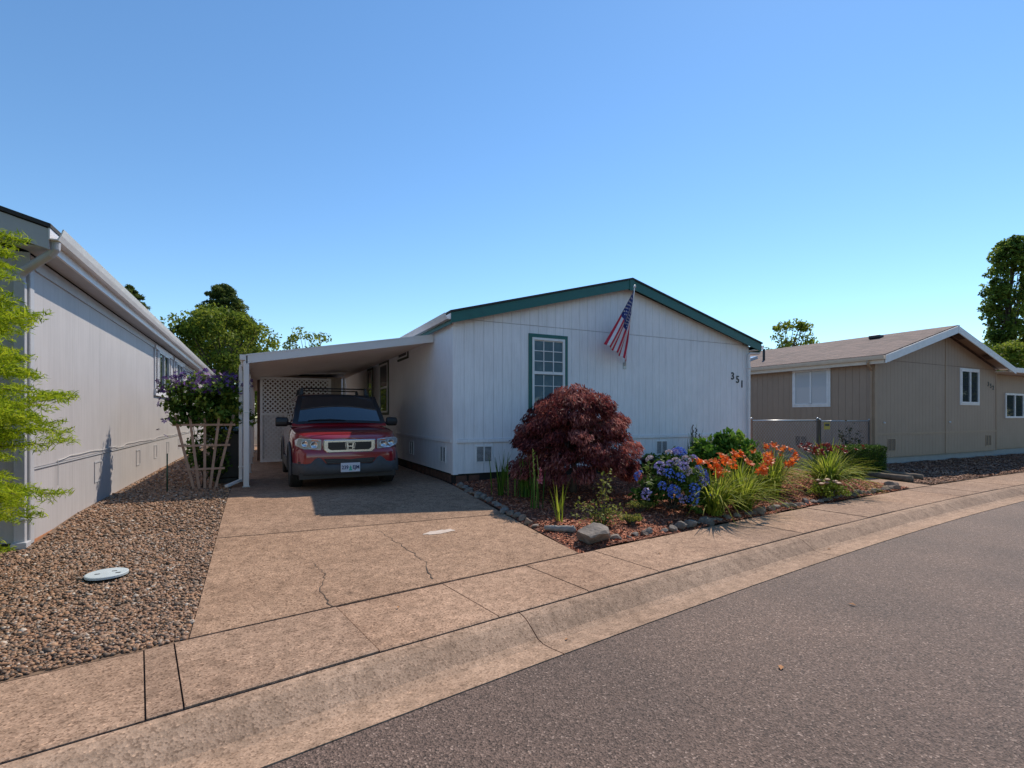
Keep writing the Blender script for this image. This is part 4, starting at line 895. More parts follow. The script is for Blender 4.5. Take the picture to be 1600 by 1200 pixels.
def maple():
    cx, cy = 4.78, 7.17; bz = bedz(cx, cy); t_ = empty('red_maple', (cx, cy, bz)); tag(t_, 'low weeping red leaf maple in the flower bed before the window', 'tree')
    lm = leafmat('maple_leaf', (.045,.01,.014), (.22,.052,.05), (.54,.22,.18), .45); b = MB(); C = []; O = []
    for i in range(150):                         # clumps hang over a dome
        a = RNG.uniform(0, 2*np.pi); v = RNG.uniform(0, 1); th = math.acos(1-v*1.22)
        r = 1.0*math.sin(min(th, math.pi/2+.02))*RNG.uniform(.82,1.05); zz = .55+1.13*math.cos(th)*RNG.uniform(.9,1.06)
        if math.sin(a) > 0: r *= .95
        C.append((cx+r*math.cos(a), cy+r*math.sin(a), bz+max(zz,.22))); O.append((math.cos(a)*.8, math.sin(a)*.8, -.7))
    for i in range(40):
        a = RNG.uniform(0, 2*np.pi); r = RNG.uniform(.2,.75); C.append((cx+r*math.cos(a), cy+r*math.sin(a), bz+RNG.uniform(.75,1.3))); O.append((math.cos(a)*.6, math.sin(a)*.6, -.6))
    C = np.array(C); O = np.array(O); n = 210; P = clumps(C, [.2]*len(C), n, .55); OO = np.repeat(O, n, 0)
    leaves('crown', P, .085, lm, t_, .25, .8, OO*1.1, .3, np.repeat(RNG.uniform(.2,.8,len(C)), n), None)
    b.tube([(cx,cy,bz-.05),(cx+.05,cy-.02,bz+.35),(cx-.03,cy+.03,bz+.7)], [.07,.055,.04], 8)
    for q in C[::5]:
        s0 = Vector((cx,cy,bz+.45+.2*random.random())); e = Vector(q); m_ = s0.lerp(e,.55)+Vector((0,0,.3)); b.tube([s0, m_, e], [.028,.016,.005], 5, cap=False)
    b.build('trunk', BARK, t_, True)
maple()

def shrub(name, loc, rx, ry, h_, mat, nc, nl, ls, label, cat='shrub', cr=.14, asp=.55, up=.6, z0=.1, group=None):
    bx, by, bz = loc; t_ = empty(name, loc); tag(t_, label, cat, group); C = []
    while len(C) < nc:
        u = RNG.normal(0,1,3); u /= np.linalg.norm(u); u[2] = abs(u[2]); r = RNG.uniform(.6,1.0)
        C.append((bx+u[0]*rx*r, by+u[1]*ry*r, bz+z0+(h_-z0)*u[2]*r))
    C = np.array(C); P = clumps(C, [cr]*nc, nl, .8); P[:,2] = np.maximum(P[:,2], bz+.02); O = P-np.array([bx,by,bz+h_*.2]); O /= np.linalg.norm(O,axis=1)[:,None]
    leaves('foliage', P, ls, mat, t_, asp, up, O*.8, 0, np.repeat(RNG.uniform(.15,.85,nc), nl), None)
    b = MB()
    for q in C[::max(1,nc//14)]: b.tube([(bx+RNG.normal(0,.03),by+RNG.normal(0,.03),bz-.03),((bx+q[0])/2,(by+q[1])/2,bz+(q[2]-bz)*.6),tuple(q)], [.012,.009,.004], 5, cap=False)
    b.build('stem', BARK, t_, True); return t_, C
def blades(b, loc, n, L, spread, w_, up=1.0, segs=7):
    """arching strap leaves, one strip each"""
    x, y, z = loc
    for i in range(n):
        a = random.uniform(0, 2*math.pi); l = L*random.uniform(.6,1.1); sp = spread*random.uniform(.25,1.1); x0 = x+random.gauss(0,.05); y0 = y+random.gauss(0,.05); v = []
        ca, sa = math.cos(a), math.sin(a); dr = random.uniform(.5,1.35)
        for k in range(segs+1):
            t_ = k/segs; rr = sp*t_**1.25; zz = l*up*(1.5*t_-(.35+1.0*sp)*dr*t_*t_); ww = w_*(.55+.9*t_ if t_ < .4 else .92*(1-t_)/.6)+.0012
            tw = .4*math.sin(a*3+t_); v += [(x0+ca*rr-sa*ww*math.cos(tw), y0+sa*rr+ca*ww*math.cos(tw), z+max(zz,.01)+ww*math.sin(tw)), (x0+ca*rr+sa*ww*math.cos(tw), y0+sa*rr-ca*ww*math.cos(tw), z+max(zz,.01)-ww*math.sin(tw))]
        b.add(v, [(2*k, 2*k+1, 2*k+3, 2*k+2) for k in range(segs)])
def blade_obj(b, name, mat, parent):
    me = b.mesh(name); a = me.attributes.new('rnd','FLOAT','POINT'); n = len(me.vertices); r = np.repeat(RNG.uniform(0,1,n//16+1), 16)[:n]; a.data.foreach_set('value', r.astype(np.float32)); return link(name, me, mat, parent, True)
LILYL = leafmat('lily_leaf', (.1,.16,.012), (.27,.34,.035), (.5,.5,.08), .55); IRISL = leafmat('iris_leaf', (.03,.08,.012), (.08,.16,.02), (.17,.26,.04), .35)
ORANGE = rndmat('lily_orange', [(0,(.6,.06,.012)), (.5,(.8,.15,.02)), (1,(.9,.32,.06))], .5, .4); DRED = rndmat('lily_dark_red', [(0,(.12,.01,.01)), (1,(.3,.03,.02))], .5, .2)
def flower_mesh(name, r, mat, np_=6, cup=.5):
    v = []; f = []
    for i in range(np_):
        a = 2*math.pi*i/np_; ca, sa = math.cos(a), math.sin(a); b0 = len(v)
        for (q, w_, z) in ((.05,.06,0), (.5,.26,cup*.75), (.85,.2,cup*.95), (1.08,.02,cup*.75)):
            v += [((ca*q-sa*w_)*r, (sa*q+ca*w_)*r, (z+.03*(i%2))*r), ((ca*q+sa*w_)*r, (sa*q-ca*w_)*r, (z+.03*(i%2))*r)]
        f += [(b0+2*k, b0+2*k+1, b0+2*k+3, b0+2*k+2) for k in range(3)]
    me = bpy.data.meshes.new(name); me.from_pydata(v, [], f); me.materials.append(mat); at_ = me.attributes.new('rnd','FLOAT','POINT'); at_.data.foreach_set('value', RNG.uniform(0,1,len(v)).astype(np.float32)); return me
FLOW = [flower_mesh('flower', .08, ORANGE), flower_mesh('flower', .07, ORANGE, 6, .9)]; FLOWR = [flower_mesh('flower', .05, DRED, 6, .8)]
def lily(x, y, n, L, sp, label, flowers=0, fl=FLOW, fh=(.6,.8), fs=.35, group='daylily clumps in the flower bed'):
    z = bedz(x, y); t_ = empty('daylily', (x,y,z)); tag(t_, label, 'plant', group); b = MB(); blades(b, (x,y,z), n, L, sp, .011); blade_obj(b, 'leaves', LILYL, t_)
    s = MB()
    for i in range(flowers):
        a = random.uniform(0,2*math.pi); q = fs*math.sqrt(random.random()); hh = random.uniform(*fh); e = Vector((x+q*math.cos(a), y+q*math.sin(a), z+hh)); s.tube([(x+random.gauss(0,.05),y+random.gauss(0,.05),z), (x+q*.5*math.cos(a),y+q*.5*math.sin(a),z+hh*.55), e], [.005,.004,.003], 5, cap=False)
        for k in range(random.choice((1,1,2,3))):
            o = bpy.data.objects.new('flower', random.choice(fl)); COL.objects.link(o); o.location = e+Vector((random.gauss(0,.03)*(k>0), random.gauss(0,.03)*(k>0), random.uniform(-.06,.0)*(k>0))); o.rotation_euler = (random.uniform(.3,1.3), random.uniform(-.4,.4), random.uniform(-1.2,1.2)); s_ = random.uniform(.75,1.15); o.scale = (s_,)*3; attach(o, t_)
    if flowers: s.build('flower_stem', pm('stem_green', (.12,.16,.03)) if 'stem_green' not in MATS else MATS['stem_green'], t_, True)
lily(5.95, 5.22, 260, .74, .8, 'daylily clump with orange flowers beside the blue hydrangea', 9, fh=(.62,.85))
lily(6.75, 5.35, 240, .7, .8, 'widest orange flowered daylily clump, second from the hydrangea along the stones', 10, fh=(.55,.85), fs=.42)
lily(7.35, 5.95, 170, .7, .7, 'orange daylily clump growing in front of the broad leaved green shrub', 9, fh=(.55,.8), fs=.4)
lily(8.75, 6.3, 200, .78, .75, 'tall orange daylily clump growing behind the dark red daylilies', 11, fh=(.62,.82), fs=.45)
lily(8.25, 5.95, 200, .72, .75, 'orange daylily clump growing between the sedum and the broad leaved shrub', 9, fh=(.55,.72), fs=.4)
lily(9.75, 5.85, 320, .86, .95, 'big arching daylily clump with dark red flowers by the sedum', 22, FLOWR, (.72,.86), .6)
lily(10.6, 6.3, 180, .75, .75, 'daylily clump with dark red flowers next to the clipped hedge', 12, FLOWR, (.6,.78), .5)
# hydrangea with blue and lilac heads
HL = leafmat('hydrangea_leaf', (.02,.05,.01), (.06,.12,.02), (.17,.24,.05), .3)
hx, hy = 5.62, 5.72; t_, C = shrub('hydrangea', (hx,hy,bedz(hx,hy)), .52, .5, .88, HL, 70, 26, .1, 'hydrangea bush with blue and lilac flower heads in the bed', 'shrub', .13)
def head_mesh(r, mat):
    n = 60; u = RNG.normal(0,1,(n,3)); u /= np.linalg.norm(u,axis=1)[:,None]; u[:,2] = np.abs(u[:,2])*.9-.15; V = leaf_quads(u*r, .034, .85, 0., None); F = np.arange(n*4).reshape(-1,4)
    o = np_mesh('flower_head', V.reshape(-1,3), F, mat, None, np.repeat(RNG.uniform(0,1,n),4)); me = o.data; bpy.data.objects.remove(o); return me
HB = rndmat('hydrangea_blue', [(0,(.05,.1,.5)), (1,(.18,.3,.75))], .6, .2); HP = rndmat('hydrangea_lilac', [(0,(.22,.2,.5)), (1,(.5,.42,.65))], .6, .2); HM = rndmat('hydrangea_faded', [(0,(.42,.34,.4)), (1,(.6,.5,.5))], .6, .2)
heads = [head_mesh(.085, HB), head_mesh(.08, HB), head_mesh(.075, HP), head_mesh(.07, HM)]
bz = bedz(hx,hy)
for i in range(42):
    u = RNG.normal(0,1,3); u /= np.linalg.norm(u); u[2] = abs(u[2]); u[1] = -abs(u[1]) if random.random() < .75 else u[1]; low = u[2] < .6
    o = bpy.data.objects.new('flower_head', heads[random.choice((0,1,0,1,2)) if low else random.choice((2,3,2,1))]); COL.objects.link(o)
    o.location = (hx+u[0]*.56, hy+u[1]*.54, bz+.14+.76*u[2]); o.rotation_euler = Vector(u).to_track_quat('Z','Y').to_euler(); s_ = random.uniform(.75,1.15); o.scale = (s_,)*3; attach(o, t_)
RH = leafmat('broad_leaf', (.035,.085,.014), (.09,.2,.025), (.24,.36,.05), .4)
shrub('broadleaf_shrub', (8.05,6.75,bedz(8.05,6.75)),   .86, .62, 1.1, RH, 170, 24, .12, 'rounded green shrub with broad leaves behind the orange daylilies', cr=.13, asp=.62)
SD = leafmat('sedum_leaf', (.12,.16,.02), (.25,.3,.03), (.42,.44,.07), .3); t_, C = shrub('sedum', (9.05,5.42,bedz(9.05,5.42)), .33, .3, .34, SD, 60, 30, .045, 'low yellow green sedum with pinkish heads beside the rocks', 'plant', .07)
b = MB()
for q in C[::2]:
    if q[2] > bedz(9.05,5.42)+.22: b.lathe([(.004,0),(.045,.03),(.05,.045),(.02,.06)], (q[0],q[1],q[2]+.03), 'z', 8)
if b.v: b.build('flower_head', pm('sedum_pink', (.45,.24,.16), (.35,.2,.1), 60), t_)
# clipped box hedge
def hedge():
    x0, x1, y0, y1 = 11.9, 13.8, 6.85, 7.5; zb_ = .1; zt_ = .74; t_ = empty('box_hedge', ((x0+x1)/2,(y0+y1)/2,zb_)); tag(t_, 'clipped square box hedge beside the path', 'hedge')
    lm = leafmat('box_leaf', (.02,.05,.01), (.06,.12,.015), (.15,.23,.035), .25); P = []; O = []
    for (ax, n) in (('top',9000), ('front',7000), ('right',3500), ('left',3500)):
        u, v = RNG.uniform(0,1,n), RNG.uniform(0,1,n); e = RNG.normal(0,.02,n)
        if ax == 'top': q = np.array([x0+(x1-x0)*u, y0+(y1-y0)*v, zt_+e]).T; o = (0,0,1)
        elif ax == 'front': q = np.array([x0+(x1-x0)*u, y0+e, zb_+(zt_-zb_)*v]).T; o = (0,-1,.3)
        else: q = np.array([(x1 if ax == 'right' else x0)+e, y0+(y1-y0)*u, zb_+(zt_-zb_)*v]).T; o = ((1 if ax == 'right' else -1),0,.3)
        P.append(q); O.append(np.tile(o,(n,1)))
    leaves('foliage', np.vstack(P), .03, lm, t_, .6, .3, np.vstack(O)*.8, 0, None, None)
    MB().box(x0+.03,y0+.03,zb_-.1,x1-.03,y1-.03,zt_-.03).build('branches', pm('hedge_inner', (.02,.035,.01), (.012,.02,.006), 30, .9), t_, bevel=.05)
hedge()
# sword-leaved plants near the driveway
def swords(x, y, n, L, sp, name, label, mat=IRISL, w_=.012):
    z = bedz(x, y); t_ = empty(name, (x,y,z)); tag(t_, label, 'plant'); b = MB(); blades(b, (x,y,z), n, L, sp, w_, 1.1); blade_obj(b, 'leaves', mat, t_); return t_, z
swords(3.52, 7.35, 26, .55, .16, 'iris', 'iris clump of upright green blades close to the house corner')
swords(3.85, 7.15, 34, .52, .2, 'iris', 'wider iris clump between the corner clump and the pink gladiolus')
t_, z = swords(3.6, 6.4, 9, .5, .1, 'gladiolus', 'gladiolus with tall stalks and one pink flower spike')
b = MB(); b.tube([(3.6,6.4,z),(3.6,6.4,z+.45),(3.57,6.4,z+.88)], [.01,.008,.004], 6); b.tube([(3.62,6.4,z),(3.66,6.38,z+.5),(3.62,6.36,z+.78)], [.009,.007,.004], 6)
for k in range(9): b.tube([(3.585,6.4,z+.5+k*.042), (3.585+.022*(1 if k % 2 else -1),6.385,z+.53+k*.042)], [.009,.004], 5)
b.build('stalk', pm('glad_green', (.22,.3,.05)), t_)
PK = rndmat('glad_pink', [(0,(.45,.06,.1)), (1,(.75,.25,.25))], .5, .2); gm = flower_mesh('flower', .05, PK, 5, .6)
for k in range(4):
    o = bpy.data.objects.new('flower', gm); COL.objects.link(o); o.location = (3.66,6.36,z+.4+k*.055); o.rotation_euler = (1.2,.2*(k-1),.4*k); attach(o, t_)
swords(3.58, 5.62, 10, .42, .14, 'young_gladiolus', 'small pale gladiolus with a dry stalk before the rose bush', LILYL)
t_, z = swords(8.75, 8.25, 60, .75, .16, 'spiky_plant', 'dark spiky plant with tall seed stalks against the white wall', IRISL)
b = MB()
for (dx, hh) in ((-.05,1.05), (.06,.98), (.18,.85)): 
    b.tube([(8.75+dx*.4,8.25,z),(8.75+dx,8.22,z+hh)], [.008,.005], 5)
    for k in range(9): b.lathe([(.004,0),(.016,.015),(.004,.035)], (8.75+dx+random.gauss(0,.012),8.22+random.gauss(0,.01),z+hh-.03*k), 'z', 6)
b.build('seed_stalk', pm('seed_brown', (.1,.06,.04)), t_)
def rose(x, y, label, shoots, mat, ls=.045, n=40):
    z = bedz(x, y) if x < 12 else G(x, y); t_ = empty('rose_bush', (x,y,z)); tag(t_, label, 'shrub'); b = MB(); P = []
    for (dx, dy, hh) in shoots:
        e = Vector((x+dx, y+dy, z+hh)); m_ = Vector((x+dx*.4, y+dy*.4, z+hh*.6)); b.tube([(x,y,z-.02), m_, e], [.008,.006,.003], 5, cap=False)
        for k in range(n):
            f = RNG.uniform(.2,1.02); q = Vector((x,y,z)).lerp(m_, f*2) if f < .5 else m_.lerp(e, f*2-1); P.append(np.array(q)+RNG.normal(0,.045,3))
    P = np.array(P); P[:,2] = np.maximum(P[:,2], z+.03); leaves('foliage', P, ls, mat, t_, .6, .9, None, 0, None, None); b.build('stem', BARK, t_, True)
RL_ = leafmat('rose_leaf', (.09,.11,.02), (.2,.24,.04), (.36,.34,.08), .35); RD = leafmat('rose_dark', (.02,.03,.012), (.05,.06,.02), (.12,.08,.04), .2)
rose(3.95, 5.22, 'young rose bush with one tall shoot and yellow green leaves in the mulch', [(.1,.0,.72),(.03,.05,.66),(.12,.08,.5),(-.4,.1,.33),(-.3,-.05,.27),(-.45,.0,.2),(-.2,.1,.3),(-.15,-.12,.2),(.05,-.1,.22),(.25,-.05,.2),(.35,.0,.2),(.2,.1,.28),(.12,-.16,.15)], RL_)
rose(14.2, 7.95, 'dark leaved rose bush growing before the chain link gate', [(-.4,0,.95),(.1,.05,1.2),(.4,0,1.0),(.25,.1,.8),(-.15,.1,1.05),(.6,0,.85)], RD, .07, 50)
t_, _ = shrub('low_groundcover', (5.0,5.72,bedz(5,5.72)), .22, .14, .12, RL_, 26, 26, .03, 'small low tuft of green groundcover alone on the mulch', 'plant', .06)
t_, _ = shrub('low_groundcover', (4.45,5.25,bedz(4.45,5.25)), .16, .12, .1, RL_, 18, 24, .03, 'tiny green tuft beside the young rose bush', 'plant', .05)
shrub('corner_shrub', (8.95,8.2,bedz(8.95,8.2)), .2, .18, .35, RD, 24, 24, .05, 'dark reddish small shrub at the foot of the spiky plant', cr=.08)
z = bedz(7.5,8.25); pt = MB(); pt.lathe([(.14,0),(.2,.3),(.225,.3),(.225,.35),(.2,.35),(.19,.3),(.0,.29)], (7.5,8.25,z), 'z', 24); p_ = tag(pt.build('plant_pot', pm('dark_pot', (.04,.028,.024), rough=.6), None, True), 'dark plastic plant pot standing against the white wall', 'pot')
shrub('pot_plant', (7.5,8.25,z+.3), .15, .15, .14, RH, 14, 24, .05, 'small green plant growing in the dark pot', 'plant', .06, z0=.02)

# clematis on its fan trellis
CX, CYY = -.83, 10.0; cz = G(CX, CYY)
tr = empty('fan_trellis', (CX,CYY,cz)); tag(tr, 'wooden fan trellis of five slats carrying the purple clematis', 'trellis')
for i, dx in enumerate((-2,-1,0,1,2)): MB().bar((CX+dx*.075,CYY-.02*(i%2),cz-.05), (CX+dx*.215,CYY-.02*(i%2),cz+1.22+.03*(i in(0,4))), .04, .014, up=(0,1,0)).build('slat', WOOD, tr)
for z_, w_ in ((.33,.30), (.73,.38), (1.08,.46)): MB().bar((CX-w_,CYY-.035,cz+z_), (CX+w_,CYY-.035,cz+z_), .034, .012, up=(0,1,0)).build('cross_slat', WOOD, tr)
cl = empty('clematis', (CX,CYY+.15,cz)); tag(cl, 'bushy clematis with purple flowers spilling over the fan trellis', 'vine')
CLF = leafmat('clematis_leaf', (.03,.075,.014), (.09,.17,.025), (.3,.38,.07), .35); C = []
for i in range(120):
    a = RNG.uniform(0,2*np.pi); r = math.sqrt(RNG.uniform(0,1)); C.append((CX+.02+.66*r*math.cos(a), CYY+.18+.26*r*math.sin(a), cz+1.12+.72*RNG.uniform(0,1)*(1.1-.4*r*r)))
for i in range(34): C.append((CX+RNG.uniform(-.26,.36), CYY+.2+RNG.normal(0,.06), cz+RNG.uniform(.15,1.15)))
C = np.array(C); P = clumps(C, [.13]*len(C), 34, .85); leaves('foliage', P, .085, CLF, cl, .6, .6, np.tile((0,-.6,-.2),(len(P),1)), 0, np.repeat(RNG.uniform(.15,.85,len(C)),34), None)
V = []; Fq = []; nfl = 0; PU = rndmat('clematis_purple', [(0,(.03,.008,.06)), (.6,(.1,.025,.18)), (1,(.26,.12,.42))], .5, .2)
for i in range(380):
    a = RNG.uniform(0,2*np.pi); top = random.random() < .95; r = math.sqrt(RNG.uniform(0,1))
    if top: c0 = np.array([CX+.02+.72*r*math.cos(a), CYY+.16+.33*r*math.sin(a), cz+1.62+.38*RNG.uniform(0,1)*(1.15-.5*r*r)])
    else: c0 = np.array([CX-.62+RNG.normal(0,.09), CYY+RNG.normal(0,.1), cz+RNG.uniform(.8,1.6)])
    nr = RNG.normal(0,.5,3)+np.array([0,-.7,.5]); nr /= np.linalg.norm(nr); u = np.cross(nr,(0,0,1.)); u /= np.linalg.norm(u); v = np.cross(nr,u); s_ = .037*RNG.uniform(.7,1.2)
    for k in range(5):
        an = 2*math.pi*k/5+i; d = u*math.cos(an)+v*math.sin(an); e = -u*math.sin(an)+v*math.cos(an); b0 = len(V); V += [c0, c0+d*s_*.6+e*s_*.3+nr*.008, c0+d*s_*1.1, c0+d*s_*.6-e*s_*.3+nr*.008]; Fq.append((b0,b0+1,b0+2,b0+3))
np_mesh('flowers', np.array(V), np.array(Fq), PU, cl, np.repeat(RNG.uniform(0,1,380),20))
b = MB()
for k in range(6): b.tube([(CX+random.gauss(0,.05),CYY+.12,cz-.03),(CX+random.gauss(0,.15),CYY+.15,cz+.6),(CX+random.gauss(0,.3),CYY+.15,cz+1.3)], [.01,.008,.004], 5)
b.build('stem', BARK, cl, True)
b = MB(); b.tube([(-1.33,9.75,cz-.05),(-1.33,9.75,cz+.62)], .011, 7); tag(b.build('garden_stake', pm('stake_green', (.02,.08,.04), rough=.5), None, True), 'thin dark green garden stake beside the trellis', 'stake')

# wheeled bin behind the post
def wbin():
    x, y = -.5, 10.75; z = G(x,y); r = empty('wheeled_bin', (x,y,z)); tag(r, 'dark wheeled refuse bin behind the carport post', 'bin'); z += .08
    b = MB(); lo = [(x-.2,y-.22,z),(x+.2,y-.22,z),(x+.2,y+.2,z),(x-.2,y+.2,z)]; hi = [(x-.25,y-.28,z+.85),(x+.25,y-.28,z+.85),(x+.25,y+.3,z+.85),(x-.25,y+.3,z+.85)]
    b.add(lo+hi, [(3,2,1,0),(4,5,6,7),(0,1,5,4),(1,2,6,5),(2,3,7,6),(3,0,4,7)]); b.build('body', BLACK, r, bevel=.03)
    b = MB(); b.prism([(x-.28,y-.32,z+.852),(x-.28,y+.33,z+.852),(x-.28,y+.33,z+.9),(x-.28,y+.05,z+.95),(x-.28,y-.32,z+.89)], (.56,0,0)); b.build('lid', pm('bin_lid', (.02,.035,.035), rough=.5), r, bevel=.015)
    b = MB(); b.tube([(x-.22,y+.36,z+.84),(x+.22,y+.36,z+.84)], .015, 8); b.tube([(x-.22,y+.28,z+.82),(x-.22,y+.37,z+.84)], .013, 6); b.tube([(x+.22,y+.28,z+.82),(x+.22,y+.37,z+.84)], .013, 6); b.build('handle', BLACK, r)
    for s in (-1,1): b = MB(); b.lathe([(.04,-.02),(.1,-.025),(.1,.025),(.04,.02)], (x+s*.24,y+.2,z+.02), 'x', 18); b.build('wheel', RUB, r, True)
    MB().box(x-.18,y-.2,z-.085,x+.18,y-.12,z+.004).build('foot', BLACK, r)
wbin()
# utility lid in the gravel
x, y = LIDP; z = G(x,y)+.008; b = MB(); b.lathe([(.155,0),(.155,.018),(.148,.022),(.0,.024)], (x,y,z), 'z', 32); lid = tag(b.build('utility_cover', pm('cover_pale', (.5,.56,.58), (.42,.48,.5), 12, .6)), 'pale round utility cover set in the gravel', 'cover')
for dx, dy in ((-.06,-.03),(.05,.02),(.09,-.05)): MB().box(x+dx-.018,y+dy-.008,z+.0235,x+dx+.018,y+dy+.008,z+.0256).build('finger_hole', BLACK, lid)

# ------------------------------------------------------------------ rocks, logs
def rock_mesh(seed, sub=2, flat=.7, jag=.22):
    bm = bmesh.new(); bmesh.ops.create_icosphere(bm, subdivisions=sub, radius=1); r = random.Random(seed); pl = [(Vector((r.gauss(0,1),r.gauss(0,1),r.gauss(0,1))).normalized(), r.uniform(.4,.8)) for _ in range(12)]
    for v in bm.verts:
        for n_, d in pl:
            k = v.co.dot(n_)
            if k > d: v.co -= n_*(k-d)*.98
        v.co *= 1+r.uniform(-jag,jag)*.22; v.co.z *= flat
    me = bpy.data.meshes.new('rock'); bm.to_mesh(me); bm.free(); return me
RM = [rock_mesh(i) for i in range(8)]
for i, m in enumerate(RM): m.materials.append(STONE if i % 3 else STONEB)
def rock(x, y, s, name='edging_rock', label=None, group=None, mesh=None, z=None, rz=None, sc=None):
    o = bpy.data.objects.new(name, mesh or random.choice(RM)); COL.objects.link(o); q = sc or (s*random.uniform(.85,1.3), s*random.uniform(.75,1.05), s*random.uniform(.7,1.05))
    o.scale = q; o.rotation_euler = (random.uniform(-.15,.15), random.uniform(-.15,.15), random.uniform(0,6.28) if rz is None else rz); o.location = (x, y, (bedz(x,y) if z is None else z)+q[2]*.32); tag(o, label, 'rock', group)
y = 8.45
while y > 5.6:
    s = random.uniform(.07,.105); rock(3.2+random.gauss(0,.02), y, s, 'edging_rock', 'grey stone in the row edging the bed along the driveway', 'stones edging the driveway side of the bed', z=G(3.2,y)-.0); y -= s*1.8
BOUL = rock_mesh(21, 3, .75); BOUL.materials.append(STONE)
rock(3.48, yedge(3.48)+.24, .2, 'boulder', 'big grey boulder at the corner of the bed where driveway meets sidewalk', mesh=BOUL, z=.02, rz=.4, sc=(.27,.22,.25))
s_ = np.interp(3.85, _BK[:,0], _SS); first = True
while True:
    r_ = random.uniform(.06,.115); p = street(s_, SW+.13+random.gauss(0,.02))
    if p[0] > 11.75: break
    rock(p[0], p[1], r_, 'edging_rock', 'stone in the row edging the bed along the sidewalk', 'stones edging the sidewalk side of the bed', z=G(*p)); s_ += r_*1.75*(1 if random.random() < .85 else 1.5)
rock(11.75, yedge(11.75)+.25, .15, 'corner_rock', 'brown squarish rock at the path end of the bed', mesh=RM[3], z=G(11.7, 6), sc=(.19,.15,.15))
def log(name, a, b_, r0, r1, label, mat=DRIFT):
    a, b_ = Vector(a), Vector(b_); n_ = 9; P = [a.lerp(b_, i/n_)+Vector((random.gauss(0,.008),random.gauss(0,.008),random.gauss(0,.005))) for i in range(n_+1)]; b = MB(); b.tube(P, [(r0+(r1-r0)*i/n_)*random.uniform(.9,1.12) for i in range(n_+1)], 10); tag(b.build(name, mat, None, True), label, 'log')
z = bedz(3.33,5.35); log('driftwood', (3.2,5.42,z+.03), (3.5,5.2,z+.035), .03, .045, 'short piece of grey driftwood lying by the driveway edge')
LOGB = pm('old_log', (.2,.15,.11), (.1,.075,.055), 9, .9, bmp=.6, bscale=25)
log('border_log', (13.0,6.95,G(13,6.9)+.07), (13.1,6.0,G(13.1,6.0)+.07), .07, .075, 'weathered log lying along the path edge beside the hedge', LOGB)
log('border_log', (13.5,6.8,G(13.5,6.8)+.09), (13.75,6.05,G(13.7,6.05)+.07), .07, .06, 'second weathered log lying on the bark yard', LOGB)

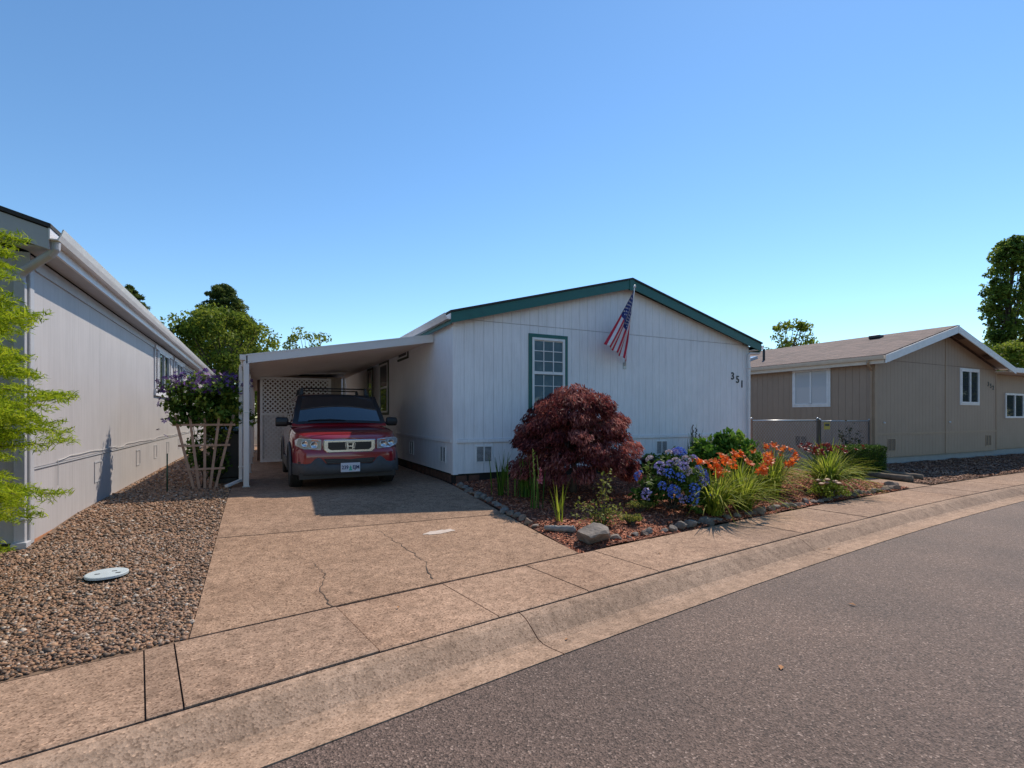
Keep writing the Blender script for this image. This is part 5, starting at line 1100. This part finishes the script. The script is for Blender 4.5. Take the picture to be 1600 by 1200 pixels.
# ------------------------------------------------------------------ flag on the gable
def flag():
    ax, az = 7.14, 2.6                           # bracket on the wall
    tip = Vector((6.97, HY-.55, 4.19)); r = empty('flag', (ax,HY,az)); tag(r, 'limp stars and stripes flag on a pole fixed to the white gable', 'flag')
    base = Vector((ax,HY-.03,az)); b = MB(); b.tube([base, tip], .011, 8); b.build('pole', WHITET, r, True); b = MB(); b.lathe([(.004,-.03),(.028,-.01),(.03,.012),(.004,.04)], tip, 'z', 12); b.build('finial', GUTM, r, True)
    b = MB(); b.box(ax-.04,HY-.03,az-.07,ax+.04,HY-.0145,az+.07); b.tube([base, base.lerp(tip,.09)], .02, 8); b.build('bracket', GALV, r)
    RD_, WH_, BL_ = pm('flag_red', (.5,.02,.05), rough=.8), pm('flag_white', (.7,.68,.7), rough=.8), pm('flag_blue', (.02,.035,.17), rough=.8)
    T0, T1 = base.lerp(tip,.965), base.lerp(tip,.38); nu, nv = 26, 36
    def P(u, v):                                  # v across the hoist, u down the hanging cloth
        h0 = T0.lerp(T1, v*.9); end = Vector((6.30,HY-.42,2.98)).lerp(Vector((6.98,HY-.3,2.66)), v)
        q = h0.lerp(end, u); fold = math.sin(v*19+u*1.5)*.045*min(1,u*2.2+.15); return q+Vector((fold*.25, fold, -.03*math.sin(math.pi*u)))
    b = MB(); vs = [P(i/nu, j/nv) for i in range(nu+1) for j in range(nv+1)]; b.v = [tuple(q) for q in vs]
    for i in range(nu):
        for j in range(nv):
            b.f.append((i*(nv+1)+j, (i+1)*(nv+1)+j, (i+1)*(nv+1)+j+1, i*(nv+1)+j+1)); st_ = int(j/nv*13)
            b.m.append(2 if (i < nu*.4 and st_ < 7) else (0 if st_ % 2 == 0 else 1))
    me = bpy.data.meshes.new('cloth'); me.from_pydata(b.v, [], b.f); me.polygons.foreach_set('material_index', b.m); o = link('cloth', me, [RD_,WH_,BL_], r, True); sd = o.modifiers.new('s','SOLIDIFY'); sd.thickness = .003
    s = MB()
    for i in range(9):
        for k in range(6 if i % 2 == 0 else 5):
            u, v = (.04+.35*(k+(.5 if i % 2 else 0)+.3)/6), (i+.5)/9*.53; c0 = P(u,v); du = (P(u+.01,v)-c0).normalized(); dv = (P(u,v+.01)-c0).normalized(); nn = du.cross(dv).normalized(); nn = nn if nn.y < 0 else -nn; pts = []
            for q in range(10):
                a = math.pi*q/5; rr = .021 if q % 2 == 0 else .009; pts.append(c0+nn*.006+du*rr*math.cos(a)+dv*rr*math.sin(a))
            s.add(pts+[c0+nn*.006], [(10,q,(q+1)%10) for q in range(10)])
    s.build('stars', WH_, o)
flag()

# unseen trees added across the street to darken the pane reflections, and a few dry leaves on the paving
src = [o for o in bpy.data.objects if o.name.startswith('leafy_tree') and o['label'].startswith('bright')][0]
for i, q in enumerate((8, 22, 60, 68, 76, 84, 93, 103, 114)):
    c = copy_tree(src); p = street(q, -19-3*(i % 2)); c.location = (p[0], p[1], -.3); c.scale = (1.7, 1.7, 1.7+.15*(i % 3)); tag(c, 'unseen leafy tree added across the street to darken window reflections', 'tree', 'unseen trees added for the window reflections')
DRYL = pm('dry_leaf', (.5,.24,.1), (.35,.16,.06), 20, .8)
for i, (q, off, z_) in enumerate(((2.1,-1.5,-.106), (3.7,-1.3,-.108), (1.3,-.35,-.138), (3.3,.4,.004), (.4,.6,.004), (5.6,-.3,-.138), (4.9,-2.6,-.09))):
    p = street(q, off); a = random.uniform(0,6.28); r_ = random.uniform(.018,.035); ca, sa = math.cos(a)*r_, math.sin(a)*r_
    b = MB(); b.add([(p[0]-ca,p[1]-sa,z_+.004),(p[0]+sa*.5,p[1]-ca*.5,z_+.012),(p[0]+ca,p[1]+sa,z_+.006),(p[0]-sa*.5,p[1]+ca*.5,z_+.014)], [(0,1,2),(0,2,3)]); tag(b.build('dry_leaf', DRYL), 'dry leaf lying on the road or kerb', 'leaf', 'dry leaves fallen on the paving')
